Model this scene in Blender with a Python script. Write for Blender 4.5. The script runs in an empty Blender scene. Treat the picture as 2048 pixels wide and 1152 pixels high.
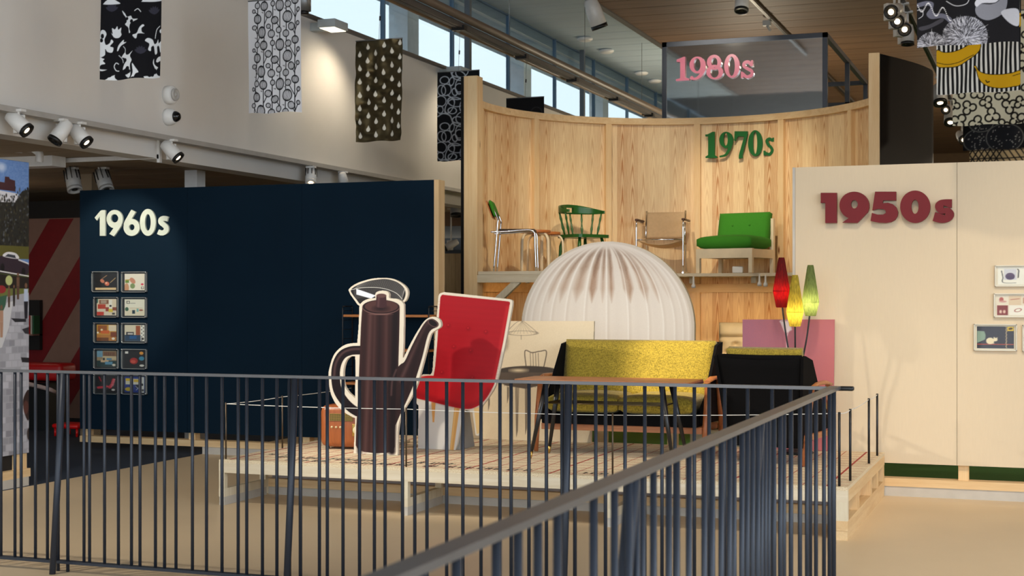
import bpy, bmesh, math, random
import numpy as np
from mathutils import Vector, Matrix
from mathutils.geometry import tessellate_polygon
random.seed(7)
SC = bpy.context.scene
COL = SC.collection
PI = math.pi
# ------------------------------------------------------------------ camera
EYE, YAW, FPX, CX, CY = 1.5, math.radians(20.27), 2900.0, 1024.0, 595.0
cam = bpy.data.cameras.new('camera'); camo = bpy.data.objects.new('camera', cam); COL.objects.link(camo)
camo.location = (0, 0, EYE); camo.rotation_euler = (PI/2, 0, YAW)
cam.sensor_width = 36; cam.lens = 36*FPX/2048; cam.shift_y = 19/2048
cam.clip_start = .05; cam.clip_end = 200
cam.dof.use_dof = True; cam.dof.focus_distance = 9.8; cam.dof.aperture_fstop = 5.6
SC.camera = camo
# ------------------------------------------------------------------ exposure, sky
vs = SC.view_settings
vs.view_transform = 'Standard'; vs.look = 'None'; vs.exposure = 0.2; vs.gamma = 1.0; vs.use_curve_mapping = False
w = bpy.data.worlds.new('overcast_sky'); SC.world = w; w.use_nodes = True
nt = w.node_tree; nt.nodes.clear()
o_ = nt.nodes.new('ShaderNodeOutputWorld'); bg = nt.nodes.new('ShaderNodeBackground')
tc = nt.nodes.new('ShaderNodeTexCoord'); sp_ = nt.nodes.new('ShaderNodeSeparateXYZ'); cr = nt.nodes.new('ShaderNodeValToRGB')
nt.links.new(tc.outputs['Generated'], sp_.inputs[0]); nt.links.new(sp_.outputs['Z'], cr.inputs[0])
cr.color_ramp.elements[0].position = 0.0; cr.color_ramp.elements[0].color = (.40, .42, .44, 1)
e = cr.color_ramp.elements.new(.03); e.color = (.74, .84, .90, 1)
cr.color_ramp.elements[-1].position = 1.0; cr.color_ramp.elements[-1].color = (.60, .75, .92, 1)
nt.links.new(cr.outputs[0], bg.inputs[0]); bg.inputs[1].default_value = 1.35
nt.links.new(bg.outputs[0], o_.inputs[0])

def aim(o, frm, to):
    o.location = frm
    o.rotation_euler = (Vector(to) - Vector(frm)).to_track_quat('-Z', 'Y').to_euler()
def spot(name, frm, to, power, deg, col=(1, .80, .55), blend=.5, rad=.04):
    l = bpy.data.lights.new(name, 'SPOT'); l.energy = power; l.spot_size = math.radians(deg); l.spot_blend = blend
    l.color = col; l.shadow_soft_size = rad
    o = bpy.data.objects.new(name, l); COL.objects.link(o); aim(o, frm, to); return o
WARM = (1, .85, .63); NEUT = (1, .91, .77)
# key spots on the platform
spot('spot_light', (-7.4, 7.7, 3.25), (-4.3, 10.1, .95), 520, 40, NEUT, .6, .04)
spot('spot_light', (-3.6, 6.2, 5.4), (-2.60, 10.95, .82), 2300, 10, WARM, .8, .05)
spot('spot_light', (-5.0, 5.6, 5.4), (-3.9, 10.3, .6), 120, 34, NEUT, .7, .05)
spot('spot_light', (-1.0, 6.0, 5.4), (-1.9, 10.6, .6), 240, 34, WARM, .8, .05)
# 1950s wall wash
spot('spot_light', (-1.1, 7.2, 5.5), (-1.0, 11.27, 1.7), 230, 34, WARM, .9, .06)
spot('spot_light', (.9, 7.2, 5.5), (.4, 11.27, 1.5), 190, 34, WARM, .9, .06)
# curved pine niche
spot('spot_light', (-2.6, 11.8, 5.6), (-3.15, 16.5, 2.75), 620, 22, WARM, .9, .05)
spot('spot_light', (-4.0, 11.2, 5.6), (-4.4, 16.4, 2.4), 420, 30, WARM, .9, .05)
spot('spot_light', (-2.7, 11.4, 5.6), (-5.3, 15.2, 2.2), 420, 30, WARM, .9, .05)
spot('spot_light', (-5.2, 11.4, 5.6), (-2.2, 16.2, 2.2), 300, 30, WARM, .9, .05)
# giant dome cut-out
spot('spot_light', (-4.6, 8.2, 5.4), (-3.45, 11.9, 1.6), 420, 24, NEUT, .9, .05)
spot('spot_light', (-4.6, 13.6, 5.7), (-3.9, 17.95, 4.4), 330, 22, NEUT, .9, .05)
spot('spot_light', (-2.3, 12.3, 3.5), (-2.75, 13.7, 1.15), 200, 22, WARM, .9, .04)
spot('spot_light', (-4.6, 8.2, 5.6), (-5.2, 14, 2.3), 260, 24, NEUT, .9, .05)
spot('spot_light', (-3.2, 9.0, 5.5), (-6.5, 13.6, 3.7), 110, 13, WARM, .9, .05)
# navy wall letters and pictures
spot('spot_light', (-8.3, 10.2, 2.74), (-8.5, 12.0, 1.8), 95, 46, (1, .93, .80), .5, .03)
# left bulkhead: flood lamps on the sill
for y_ in (14.85, 18.5):
    spot('spot_light', (-7.05, y_, 4.5), (-7.5, y_ - .2, 3.4), 42, 120, WARM, .8, .06)
# general warm pools on the floor
spot('spot_light', (-6.0, 5.0, 5.6), (-6.3, 8.6, 0), 420, 64, NEUT, .9, .1)
spot('spot_light', (1.2, 6.0, 5.6), (.0, 9.6, 0), 420, 60, WARM, .9, .1)
# added area lights standing in for daylight from unseen front and side glazing
def area(name, frm, to, sx, sy, power, col):
    l = bpy.data.lights.new(name, 'AREA'); l.shape = 'RECTANGLE'; l.size = sx; l.size_y = sy; l.energy = power; l.color = col
    o = bpy.data.objects.new(name, l); COL.objects.link(o); aim(o, frm, to); return o
area('front_daylight_fill', (-2, -5.9, 3.0), (-2.5, 10, 2.4), 14, 5, 420, (.88, .94, 1))
area('side_daylight_fill', (5.9, 3.5, 3.6), (-7.7, 8.0, 3.4), 13, 4, 460, (.78, .88, 1))
def point(name, loc, power, col=WARM, rad=.15):
    l = bpy.data.lights.new(name, 'POINT'); l.energy = power; l.color = col; l.shadow_soft_size = rad
    o = bpy.data.objects.new(name, l); COL.objects.link(o); o.location = loc; return o
for p in ((2.5, 17, 4.2), (2.2, 25, 4.2), (-1, 32, 4.2), (-5, 26, 3.6), (2, 38, 4.2)): point('hall_fill', p, 190)  # added fill points, unseen, warming the back hall and its ceiling
for y_ in (3.5, 7.5, 11.5): point('ceiling_fill', (-2.2, y_, 5.25), 26)  # added fill points out of view, brightening the ceiling the mirror reflects
for p, e_ in (((-10.4, 10.8, 2.0), 9), ((-11.5, 13.6, 2.1), 3), ((-9.5, 20, 2.0), 5)): point('mezzanine_fill', p, e_)  # added fill points without fixtures, lifting the low soffit and back room
# under-mezzanine lamp over the photograph
spot('spot_light', (-6.4, 8.4, 2.9), (-7.62, 9.2, 1.6), 26, 80, (1, .95, .88), .8, .05)

# ------------------------------------------------------------------ pixel helpers (a pixel of the 2048x1152 photograph and a real plane)
S_, C_ = math.sin(YAW), math.cos(YAW)
def ray(u): l = (u - CX)/FPX; return (-S_ + l*C_, C_ + l*S_)
def atY(u, v, Y): a, b = ray(u); t = Y/b; return Vector((a*t, Y, EYE - (v - CY)/FPX*t))
def atX(u, v, X): a, b = ray(u); t = X/a; return Vector((X, b*t, EYE - (v - CY)/FPX*t))
def atZ(u, v, Z): a, b = ray(u); t = (EYE - Z)*FPX/(v - CY); return Vector((a*t, b*t, Z))

# ------------------------------------------------------------------ materials (all node based)
def lin(c):
    c = [x/255. for x in c]
    return tuple(x/12.92 if x <= .04045 else ((x + .055)/1.055)**2.4 for x in c)
MATS = {}
def mat(name, rgb, rough=.5, metal=0., var=.06, scale=8., bump=0., bscale=60., stretch=(1, 1, 1), spec=.5, emit=None, es=1., coat=0., sheen=0., trans=0.):
    if name in MATS: return MATS[name]
    m = bpy.data.materials.new(name); m.use_nodes = True; n = m.node_tree; L = n.links
    b = n.nodes['Principled BSDF']; b.inputs['Roughness'].default_value = rough; b.inputs['Metallic'].default_value = metal
    b.inputs['Specular IOR Level'].default_value = spec; b.inputs['Coat Weight'].default_value = coat
    b.inputs['Sheen Weight'].default_value = sheen; b.inputs['Transmission Weight'].default_value = trans
    c = lin(rgb)
    t = n.nodes.new('ShaderNodeTexCoord'); mp = n.nodes.new('ShaderNodeMapping'); mp.inputs['Scale'].default_value = stretch
    L.new(t.outputs['Object'], mp.inputs[0])
    no = n.nodes.new('ShaderNodeTexNoise'); no.inputs['Scale'].default_value = scale; no.inputs['Detail'].default_value = 4
    L.new(mp.outputs[0], no.inputs[0])
    r = n.nodes.new('ShaderNodeValToRGB')
    r.color_ramp.elements[0].position = .3; r.color_ramp.elements[1].position = .7
    r.color_ramp.elements[0].color = (*[x*(1 - var) for x in c], 1); r.color_ramp.elements[1].color = (*[min(1, x*(1 + var)) for x in c], 1)
    L.new(no.outputs['Fac'], r.inputs[0]); L.new(r.outputs[0], b.inputs['Base Color'])
    if bump:
        n2 = n.nodes.new('ShaderNodeTexNoise'); n2.inputs['Scale'].default_value = bscale; L.new(mp.outputs[0], n2.inputs[0])
        bp = n.nodes.new('ShaderNodeBump'); bp.inputs['Strength'].default_value = bump; bp.inputs['Distance'].default_value = .01
        L.new(n2.outputs['Fac'], bp.inputs['Height']); L.new(bp.outputs[0], b.inputs['Normal'])
    if emit: b.inputs['Emission Color'].default_value = (*emit, 1); b.inputs['Emission Strength'].default_value = es
    MATS[name] = m; return m
def wood(name, ca, cb, axis='z', scale=1., rough=.55, fig=.5, knots=False, stripe=0.):
    """grain runs along `axis`"""
    if name in MATS: return MATS[name]
    m = bpy.data.materials.new(name); m.use_nodes = True; n = m.node_tree; L = n.links; N = n.nodes.new
    b = n.nodes['Principled BSDF']; b.inputs['Roughness'].default_value = rough
    t = N('ShaderNodeTexCoord'); oi = N('ShaderNodeObjectInfo')
    mp = N('ShaderNodeMapping'); k = {'x': (.06, 1, 1), 'y': (1, .06, 1), 'z': (1, 1, .06)}[axis]
    mp.inputs['Scale'].default_value = tuple(x*scale for x in k)
    off = N('ShaderNodeVectorMath'); off.operation = 'SCALE'; off.inputs[0].default_value = (13, 17, 5)
    L.new(oi.outputs['Random'], off.inputs['Scale']); L.new(off.outputs[0], mp.inputs['Location'])
    L.new(t.outputs['Object'], mp.inputs[0])
    n1 = N('ShaderNodeTexNoise'); n1.inputs['Scale'].default_value = 7.; n1.inputs['Detail'].default_value = 2; n1.inputs['Distortion'].default_value = .4
    L.new(mp.outputs[0], n1.inputs[0])
    mul = N('ShaderNodeMath'); mul.operation = 'MULTIPLY'; mul.inputs[1].default_value = 20.
    L.new(n1.outputs['Fac'], mul.inputs[0])
    sn = N('ShaderNodeMath'); sn.operation = 'SINE'; L.new(mul.outputs[0], sn.inputs[0])
    n2 = N('ShaderNodeTexNoise'); n2.inputs['Scale'].default_value = 90.; n2.inputs['Detail'].default_value = 2
    L.new(mp.outputs[0], n2.inputs[0])
    mr = N('ShaderNodeMapRange'); mr.inputs['From Min'].default_value = -1; mr.inputs['To Max'].default_value = fig
    L.new(sn.outputs[0], mr.inputs[0])
    ad = N('ShaderNodeMath'); ad.operation = 'ADD'; L.new(mr.outputs[0], ad.inputs[0])
    m2 = N('ShaderNodeMath'); m2.operation = 'MULTIPLY'; m2.inputs[1].default_value = .8 - fig*.5; L.new(n2.outputs['Fac'], m2.inputs[0]); L.new(m2.outputs[0], ad.inputs[1])
    last = ad
    if stripe:
        mp3 = N('ShaderNodeMapping'); k3 = {'x': (0, 1, 1), 'y': (1, 0, 1), 'z': (1, 1, 0)}[axis]; mp3.inputs['Scale'].default_value = k3
        L.new(off.outputs[0], mp3.inputs['Location']); L.new(t.outputs['Object'], mp3.inputs[0])
        n3 = N('ShaderNodeTexNoise'); n3.inputs['Scale'].default_value = 9.; n3.inputs['Detail'].default_value = 0; L.new(mp3.outputs[0], n3.inputs[0])
        m3 = N('ShaderNodeMath'); m3.operation = 'MULTIPLY_ADD'; m3.inputs[1].default_value = stripe*2; m3.inputs[2].default_value = -stripe
        L.new(n3.outputs['Fac'], m3.inputs[0]); a3 = N('ShaderNodeMath'); a3.operation = 'ADD'; L.new(ad.outputs[0], a3.inputs[0]); L.new(m3.outputs[0], a3.inputs[1]); last = a3
    r = N('ShaderNodeValToRGB'); r.color_ramp.elements[0].position = .2; r.color_ramp.elements[1].position = .95
    r.color_ramp.elements[0].color = (*lin(ca), 1); r.color_ramp.elements[1].color = (*lin(cb), 1)
    L.new(last.outputs[0], r.inputs[0])
    src = r.outputs[0]
    if knots:
        vo = N('ShaderNodeTexVoronoi'); vo.inputs['Scale'].default_value = 1.7; mpk = N('ShaderNodeMapping'); kk = {'x': (.8, 3, 3), 'y': (3, .8, 3), 'z': (3, 3, .8)}[axis]
        mpk.inputs['Scale'].default_value = kk; L.new(off.outputs[0], mpk.inputs['Location']); L.new(t.outputs['Object'], mpk.inputs[0]); L.new(mpk.outputs[0], vo.inputs[0])
        kr = N('ShaderNodeValToRGB'); kr.color_ramp.elements[0].position = .03; kr.color_ramp.elements[0].color = (*lin((120, 70, 35)), 1)
        kr.color_ramp.elements[1].position = .085; kr.color_ramp.elements[1].color = (1, 1, 1, 1); L.new(vo.outputs['Distance'], kr.inputs[0])
        mx = N('ShaderNodeMix'); mx.data_type = 'RGBA'; mx.blend_type = 'MULTIPLY'; mx.inputs[0].default_value = 1
        L.new(src, mx.inputs[6]); L.new(kr.outputs[0], mx.inputs[7]); src = mx.outputs[2]
    L.new(src, b.inputs['Base Color'])
    MATS[name] = m; return m
def flame_veneer(name, R, oy, ca, cb):
    m = bpy.data.materials.new(name); m.use_nodes = True; n = m.node_tree; L = n.links; N = n.nodes.new
    b = n.nodes['Principled BSDF']; b.inputs['Roughness'].default_value = .5
    def ma(op, a, b_=None, c_=None):
        k = N('ShaderNodeMath'); k.operation = op
        for i, q in enumerate((a, b_, c_)):
            if q is None: continue
            if isinstance(q, (int, float)): k.inputs[i].default_value = q
            else: L.new(q, k.inputs[i])
        return k.outputs[0]
    t = N('ShaderNodeTexCoord'); sx = N('ShaderNodeSeparateXYZ'); L.new(t.outputs['Object'], sx.inputs[0]); oi = N('ShaderNodeObjectInfo')
    arcl = ma('MULTIPLY', ma('ARCTAN2', ma('ADD', sx.outputs['Y'], oy), sx.outputs['X']), R); q = ma('DIVIDE', arcl, .125)
    idx = ma('FLOOR', q); xl = ma('SUBTRACT', ma('FRACT', q), .5)
    wn = N('ShaderNodeTexWhiteNoise'); wn.noise_dimensions = '2D'; cx_ = N('ShaderNodeCombineXYZ'); L.new(idx, cx_.inputs[0]); L.new(oi.outputs['Random'], cx_.inputs[1]); L.new(cx_.outputs[0], wn.inputs['Vector'])
    cv = N('ShaderNodeCombineXYZ'); L.new(ma('MULTIPLY', arcl, 9), cv.inputs[0]); L.new(ma('MULTIPLY', sx.outputs['Z'], 1.3), cv.inputs[1]); L.new(ma('MULTIPLY', wn.outputs['Value'], 40), cv.inputs[2])
    no = N('ShaderNodeTexNoise'); no.inputs['Scale'].default_value = 1.; no.inputs['Detail'].default_value = 2; L.new(cv.outputs[0], no.inputs[0])
    ph = ma('ADD', ma('ADD', ma('MULTIPLY', sx.outputs['Z'], 22.), ma('MULTIPLY', ma('MULTIPLY', xl, xl), 130.)), ma('ADD', ma('MULTIPLY', no.outputs['Fac'], 16.), ma('MULTIPLY', wn.outputs['Value'], 30)))
    ring = ma('POWER', ma('MULTIPLY_ADD', ma('SINE', ph), .5, .5), 2.2)
    cf = N('ShaderNodeCombineXYZ'); L.new(ma('MULTIPLY', arcl, 150), cf.inputs[0]); L.new(ma('MULTIPLY', sx.outputs['Z'], 5), cf.inputs[1])
    nf = N('ShaderNodeTexNoise'); nf.inputs['Scale'].default_value = 1.; nf.inputs['Detail'].default_value = 2; L.new(cf.outputs[0], nf.inputs[0])
    amp = ma('MULTIPLY_ADD', wn.outputs['Value'], .42, .16)
    f = ma('ADD', ma('ADD', ma('MULTIPLY', ring, amp), ma('MULTIPLY', nf.outputs['Fac'], .55)), ma('MULTIPLY', wn.outputs['Value'], .22))
    r = N('ShaderNodeValToRGB'); r.color_ramp.elements[0].position = .2; r.color_ramp.elements[1].position = .95
    r.color_ramp.elements[0].color = (*lin(ca), 1); r.color_ramp.elements[1].color = (*lin(cb), 1); L.new(f, r.inputs[0]); L.new(r.outputs[0], b.inputs['Base Color']); return m
def printmat(name, rough=.5, bump=0., bscale=200., sheen=0., both=False, spec=.5):
    if name in MATS: return MATS[name]
    m = bpy.data.materials.new(name); m.use_nodes = True; n = m.node_tree; L = n.links
    b = n.nodes['Principled BSDF']; b.inputs['Roughness'].default_value = rough; b.inputs['Sheen Weight'].default_value = sheen
    b.inputs['Specular IOR Level'].default_value = spec
    a = n.nodes.new('ShaderNodeVertexColor'); a.layer_name = 'Col'; L.new(a.outputs[0], b.inputs['Base Color'])
    if bump:
        t = n.nodes.new('ShaderNodeTexCoord'); n2 = n.nodes.new('ShaderNodeTexNoise'); n2.inputs['Scale'].default_value = bscale; n2.inputs['Detail'].default_value = 3
        L.new(t.outputs['Object'], n2.inputs[0])
        bp = n.nodes.new('ShaderNodeBump'); bp.inputs['Strength'].default_value = bump; bp.inputs['Distance'].default_value = .02
        L.new(n2.outputs['Fac'], bp.inputs['Height']); L.new(bp.outputs[0], b.inputs['Normal'])
    MATS[name] = m; return m
def glassmat(name, tint=(1, 1, 1), refl=.08, rough=.02):
    if name in MATS: return MATS[name]
    m = bpy.data.materials.new(name); m.use_nodes = True; n = m.node_tree; n.nodes.clear(); L = n.links
    o = n.nodes.new('ShaderNodeOutputMaterial'); mx = n.nodes.new('ShaderNodeMixShader'); t = n.nodes.new('ShaderNodeBsdfTransparent'); g = n.nodes.new('ShaderNodeBsdfGlossy')
    t.inputs[0].default_value = (*tint, 1); g.inputs['Roughness'].default_value = rough
    lw = n.nodes.new('ShaderNodeLayerWeight'); lw.inputs[0].default_value = .25
    ma = n.nodes.new('ShaderNodeMath'); ma.operation = 'MULTIPLY_ADD'; ma.inputs[1].default_value = .12; ma.inputs[2].default_value = refl*.4
    L.new(lw.outputs['Fresnel'], ma.inputs[0]); L.new(ma.outputs[0], mx.inputs[0]); L.new(t.outputs[0], mx.inputs[1]); L.new(g.outputs[0], mx.inputs[2]); L.new(mx.outputs[0], o.inputs[0])
    MATS[name] = m; return m

# ------------------------------------------------------------------ mesh builder
class MB:
    def __init__(s): s.v = []; s.f = []; s.sm = []
    def add(s, vs, fs, smooth=False, M=None):
        k = len(s.v)
        for p in vs:
            p = Vector(p); s.v.append(tuple(M @ p if M else p))
        for f in fs: s.f.append(tuple(i + k for i in f)); s.sm.append(smooth)
        return s
    def box(s, a, b, M=None, bev=0., seg=2):
        x0, y0, z0 = a; x1, y1, z1 = b
        x0, x1 = min(x0, x1), max(x0, x1); y0, y1 = min(y0, y1), max(y0, y1); z0, z1 = min(z0, z1), max(z0, z1)
        vs = [(x0, y0, z0), (x1, y0, z0), (x1, y1, z0), (x0, y1, z0), (x0, y0, z1), (x1, y0, z1), (x1, y1, z1), (x0, y1, z1)]
        fs = [(3, 2, 1, 0), (4, 5, 6, 7), (0, 1, 5, 4), (1, 2, 6, 5), (2, 3, 7, 6), (3, 0, 4, 7)]
        if bev <= 0: return s.add(vs, fs, False, M)
        bm = bmesh.new(); bv = [bm.verts.new(p) for p in vs]
        for f in fs: bm.faces.new([bv[i] for i in f])
        bmesh.ops.bevel(bm, geom=bm.edges[:], offset=min(bev, .49*min(x1-x0, y1-y0, z1-z0)), segments=seg, profile=.5, affect='EDGES')
        bm.verts.index_update()
        s.add([v.co for v in bm.verts], [[v.index for v in f.verts] for f in bm.faces], seg > 1, M); bm.free(); return s
    def tube(s, pts, r, n=10, closed=False, M=None, flat=None):
        P = [Vector(p) for p in pts]; m = len(P); R = r if isinstance(r, (list, tuple)) else [r]*m
        vs = []; up = None
        for i in range(m):
            a = P[(i-1) % m] if (closed or i > 0) else P[i]; b = P[(i+1) % m] if (closed or i < m-1) else P[i]
            t = (b - a).normalized()
            if up is None:
                up = Vector((0, 0, 1)) if abs(t.z) < .9 else Vector((1, 0, 0))
            sd = t.cross(up).normalized(); up = sd.cross(t).normalized()
            fx, fy = flat or (1, 1)
            for j in range(n):
                q = 2*PI*(j + .5)/n; vs.append(P[i] + sd*(R[i]*fx*math.cos(q)) + up*(R[i]*fy*math.sin(q)))
        fs = []
        for i in range(m if closed else m-1):
            i2 = (i+1) % m
            for j in range(n): j2 = (j+1) % n; fs.append((i*n+j, i*n+j2, i2*n+j2, i2*n+j))
        s.add(vs, fs, n > 4, M)
        if not closed:
            k = len(s.v) - len(vs)
            s.f.append(tuple(k + j for j in range(n))[::-1]); s.sm.append(False)
            s.f.append(tuple(k + (m-1)*n + j for j in range(n))); s.sm.append(False)
        return s
    def lathe(s, prof, n=20, M=None):
        vs = []; fs = []
        for r, z in prof:
            for j in range(n): q = 2*PI*j/n; vs.append((r*math.cos(q), r*math.sin(q), z))
        for i in range(len(prof)-1):
            for j in range(n): j2 = (j+1) % n; fs.append((i*n+j, i*n+j2, (i+1)*n+j2, (i+1)*n+j))
        fs.append(tuple(range(n))[::-1]); fs.append(tuple((len(prof)-1)*n + j for j in range(n)))
        return s.add(vs, fs, True, M)
    def prism(s, loops, fn, d, M=None):
        """loops: outer + holes of 2D points; fn maps 2D to 3D front; d: depth vector"""
        d = Vector(d); flat = [p for l in loops for p in l]; F = [Vector(fn(*p)) for p in flat]; n = len(flat)
        tris = tessellate_polygon([[Vector((p[0], p[1], 0)) for p in l] for l in loops])
        nrm = sum(((F[b]-F[a]).cross(F[c]-F[a]) for a, b, c in tris), Vector())
        fs = []
        for t in tris:
            a, b, c = t
            if (F[b]-F[a]).cross(F[c]-F[a]).dot(d) > 0: a, b, c = c, b, a
            fs.append((a, b, c)); fs.append((c+n, b+n, a+n))
        k = 0
        for li, l in enumerate(loops):
            m = len(l)
            for i in range(m):
                j = (i+1) % m; fs.append((k+i, k+j, k+j+n, k+i+n))
            k += m
        return s.add(F + [p + d for p in F], fs, False, M)
    def grid(s, fn, nu, nv, thick=None, M=None, smooth=True):
        """fn(a,b) a,b in 0..1 -> point ; optional thickness vector function"""
        vs = [Vector(fn(i/nu, j/nv)) for j in range(nv+1) for i in range(nu+1)]; W = nu+1
        fs = [(j*W+i, j*W+i+1, (j+1)*W+i+1, (j+1)*W+i) for j in range(nv) for i in range(nu)]
        if thick is not None:
            t = Vector(thick); k = len(vs); vs = vs + [p + t for p in vs]
            fs = fs + [tuple(i + k for i in f[::-1]) for f in fs]
            for i in range(nu): fs.append((i+1, i, i+k, i+1+k)); a = nv*W+i; fs.append((a, a+1, a+1+k, a+k))
            for j in range(nv): fs.append((j*W, (j+1)*W, (j+1)*W+k, j*W+k)); a = j*W+nu; fs.append((a+W, a, a+k, a+W+k))
        return s.add(vs, fs, smooth, M)
    def pillow(s, a, b, puff=.04, n=12, M=None, bev=.03):
        """cushion: rounded box with bulging faces, wide in x, y, z"""
        bm = bmesh.new(); x0, y0, z0 = a; x1, y1, z1 = b
        bmesh.ops.create_cube(bm, size=1)
        bmesh.ops.bevel(bm, geom=bm.edges[:], offset=.18, segments=3, profile=.5, affect='EDGES')
        c = Vector(((x0+x1)/2, (y0+y1)/2, (z0+z1)/2)); sx, sy, sz = x1-x0, y1-y0, z1-z0
        bm.free()
        dims = (sx, sy, sz); ax = min(range(3), key=lambda i: dims[i]); o = [i for i in range(3) if i != ax]
        vs = []; fs = []
        def P(u, v, sgn):
            e = (1 - u**6)*(1 - v**6); e = max(e, 0)**.35
            p = [0, 0, 0]; p[o[0]] = u*dims[o[0]]/2; p[o[1]] = v*dims[o[1]]/2
            p[ax] = sgn*(dims[ax]/2*(.55 + .45*e) + puff*(1-u*u)*(1-v*v)) ; return c + Vector(p)
        for sgn in (1, -1):
            k = len(vs)
            for j in range(n+1):
                for i in range(n+1):
                    u = -1 + 2*i/n; v = -1 + 2*j/n
                    u = math.sin(u*PI/2)*.5 + u*.5; v = math.sin(v*PI/2)*.5 + v*.5
                    vs.append(P(u, v, sgn))
            for j in range(n):
                for i in range(n):
                    q = (k+j*(n+1)+i, k+j*(n+1)+i+1, k+(j+1)*(n+1)+i+1, k+(j+1)*(n+1)+i)
                    fs.append(q if sgn > 0 else q[::-1])
        K = (n+1)**2; W = n+1
        for i in range(n):
            fs.append((i, i+K, i+1+K, i+1)[::-1]); t = n*W+i; fs.append((t+1, t+1+K, t+K, t)[::-1])
            l = i*W; fs.append((l+W, l+W+K, l+K, l)[::-1]); r = i*W+n; fs.append((r, r+K, r+W+K, r+W)[::-1])
        bm = bmesh.new(); bv = [bm.verts.new(p) for p in vs]
        for f in fs: bm.faces.new([bv[i] for i in f])
        bmesh.ops.recalc_face_normals(bm, faces=bm.faces[:]); bm.verts.index_update()
        s.add([v.co for v in bm.verts], [[v.index for v in f.verts] for f in bm.faces], True, M); bm.free(); return s
    def mesh(s, name, off=(0, 0, 0)):
        me = bpy.data.meshes.new(name); ox, oy, oz = off
        me.from_pydata([(x-ox, y-oy, z-oz) for x, y, z in s.v], [], s.f)
        me.polygons.foreach_set('use_smooth', s.sm); me.update(); return me

def rootloc(o):
    p = Vector((0, 0, 0))
    while o: p += o.location; o = o.parent
    return p
def thing(name, label, cat, loc=(0, 0, 0), rz=0., group=None):
    o = bpy.data.objects.new(name, None); COL.objects.link(o); o.empty_display_size = .1
    o.location = loc; o.rotation_euler = (0, 0, rz); o['label'] = label; o['category'] = cat
    if group: o['group'] = group
    return o
def part(name, mb, m, parent, local=False, label=None, kind=None):
    me = mb.mesh(name, (0, 0, 0) if local else rootloc(parent)) if isinstance(mb, MB) else mb
    if isinstance(mb, MB): me.materials.append(m)
    o = bpy.data.objects.new(name, me); COL.objects.link(o); o.parent = parent
    if label: o['label'] = label
    if kind: o['kind'] = kind
    return o
def solo(name, mb, m, label, cat, group=None):
    xs, ys, zs = zip(*mb.v); c = ((min(xs)+max(xs))/2, (min(ys)+max(ys))/2, min(zs))
    me = mb.mesh(name, c); me.materials.append(m); o = bpy.data.objects.new(name, me); COL.objects.link(o); o.location = c
    o['label'] = label; o['category'] = cat
    if group: o['group'] = group
    return o
def struct(name, mb, m, parent=None):
    if parent is not None: return part(name, mb, m, parent)
    me = mb.mesh(name); me.materials.append(m); o = bpy.data.objects.new(name, me); COL.objects.link(o); o['kind'] = 'structure'; return o
def kids(o): return [c for c in bpy.data.objects if c.parent == o]
def dup(root, label=None, loc=None, rz=None):
    r = root.copy(); COL.objects.link(r)
    if loc is not None: r.location = loc
    if rz is not None: r.rotation_euler = (0, 0, rz)
    if label: r['label'] = label
    for ch in kids(root):
        c = ch.copy(); COL.objects.link(c); c.parent = r
        for g in kids(ch):
            d_ = g.copy(); COL.objects.link(d_); d_.parent = c
    return r
def B(a, b, **k): return MB().box(a, b, **k)
def arc(cx, cz, rx, rz_, a0, a1, n): return [(cx + rx*math.cos(math.radians(a0 + (a1-a0)*i/n)), cz + rz_*math.sin(math.radians(a0 + (a1-a0)*i/n))) for i in range(n+1)]
def smooth(pts, k=6, closed=True):
    P = [np.array(p, float) for p in pts]; n = len(P); out = []
    for i in range(n if closed else n-1):
        p0 = P[(i-1) % n] if closed or i > 0 else P[i]; p1 = P[i]; p2 = P[(i+1) % n]; p3 = P[(i+2) % n] if closed or i < n-2 else P[i+1]
        for j in range(k):
            t = j/k; out.append(tuple(.5*((2*p1) + (-p0+p2)*t + (2*p0-5*p1+4*p2-p3)*t*t + (-p0+3*p1-3*p2+p3)*t**3)))
    if not closed: out.append(tuple(P[-1]))
    return out

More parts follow.
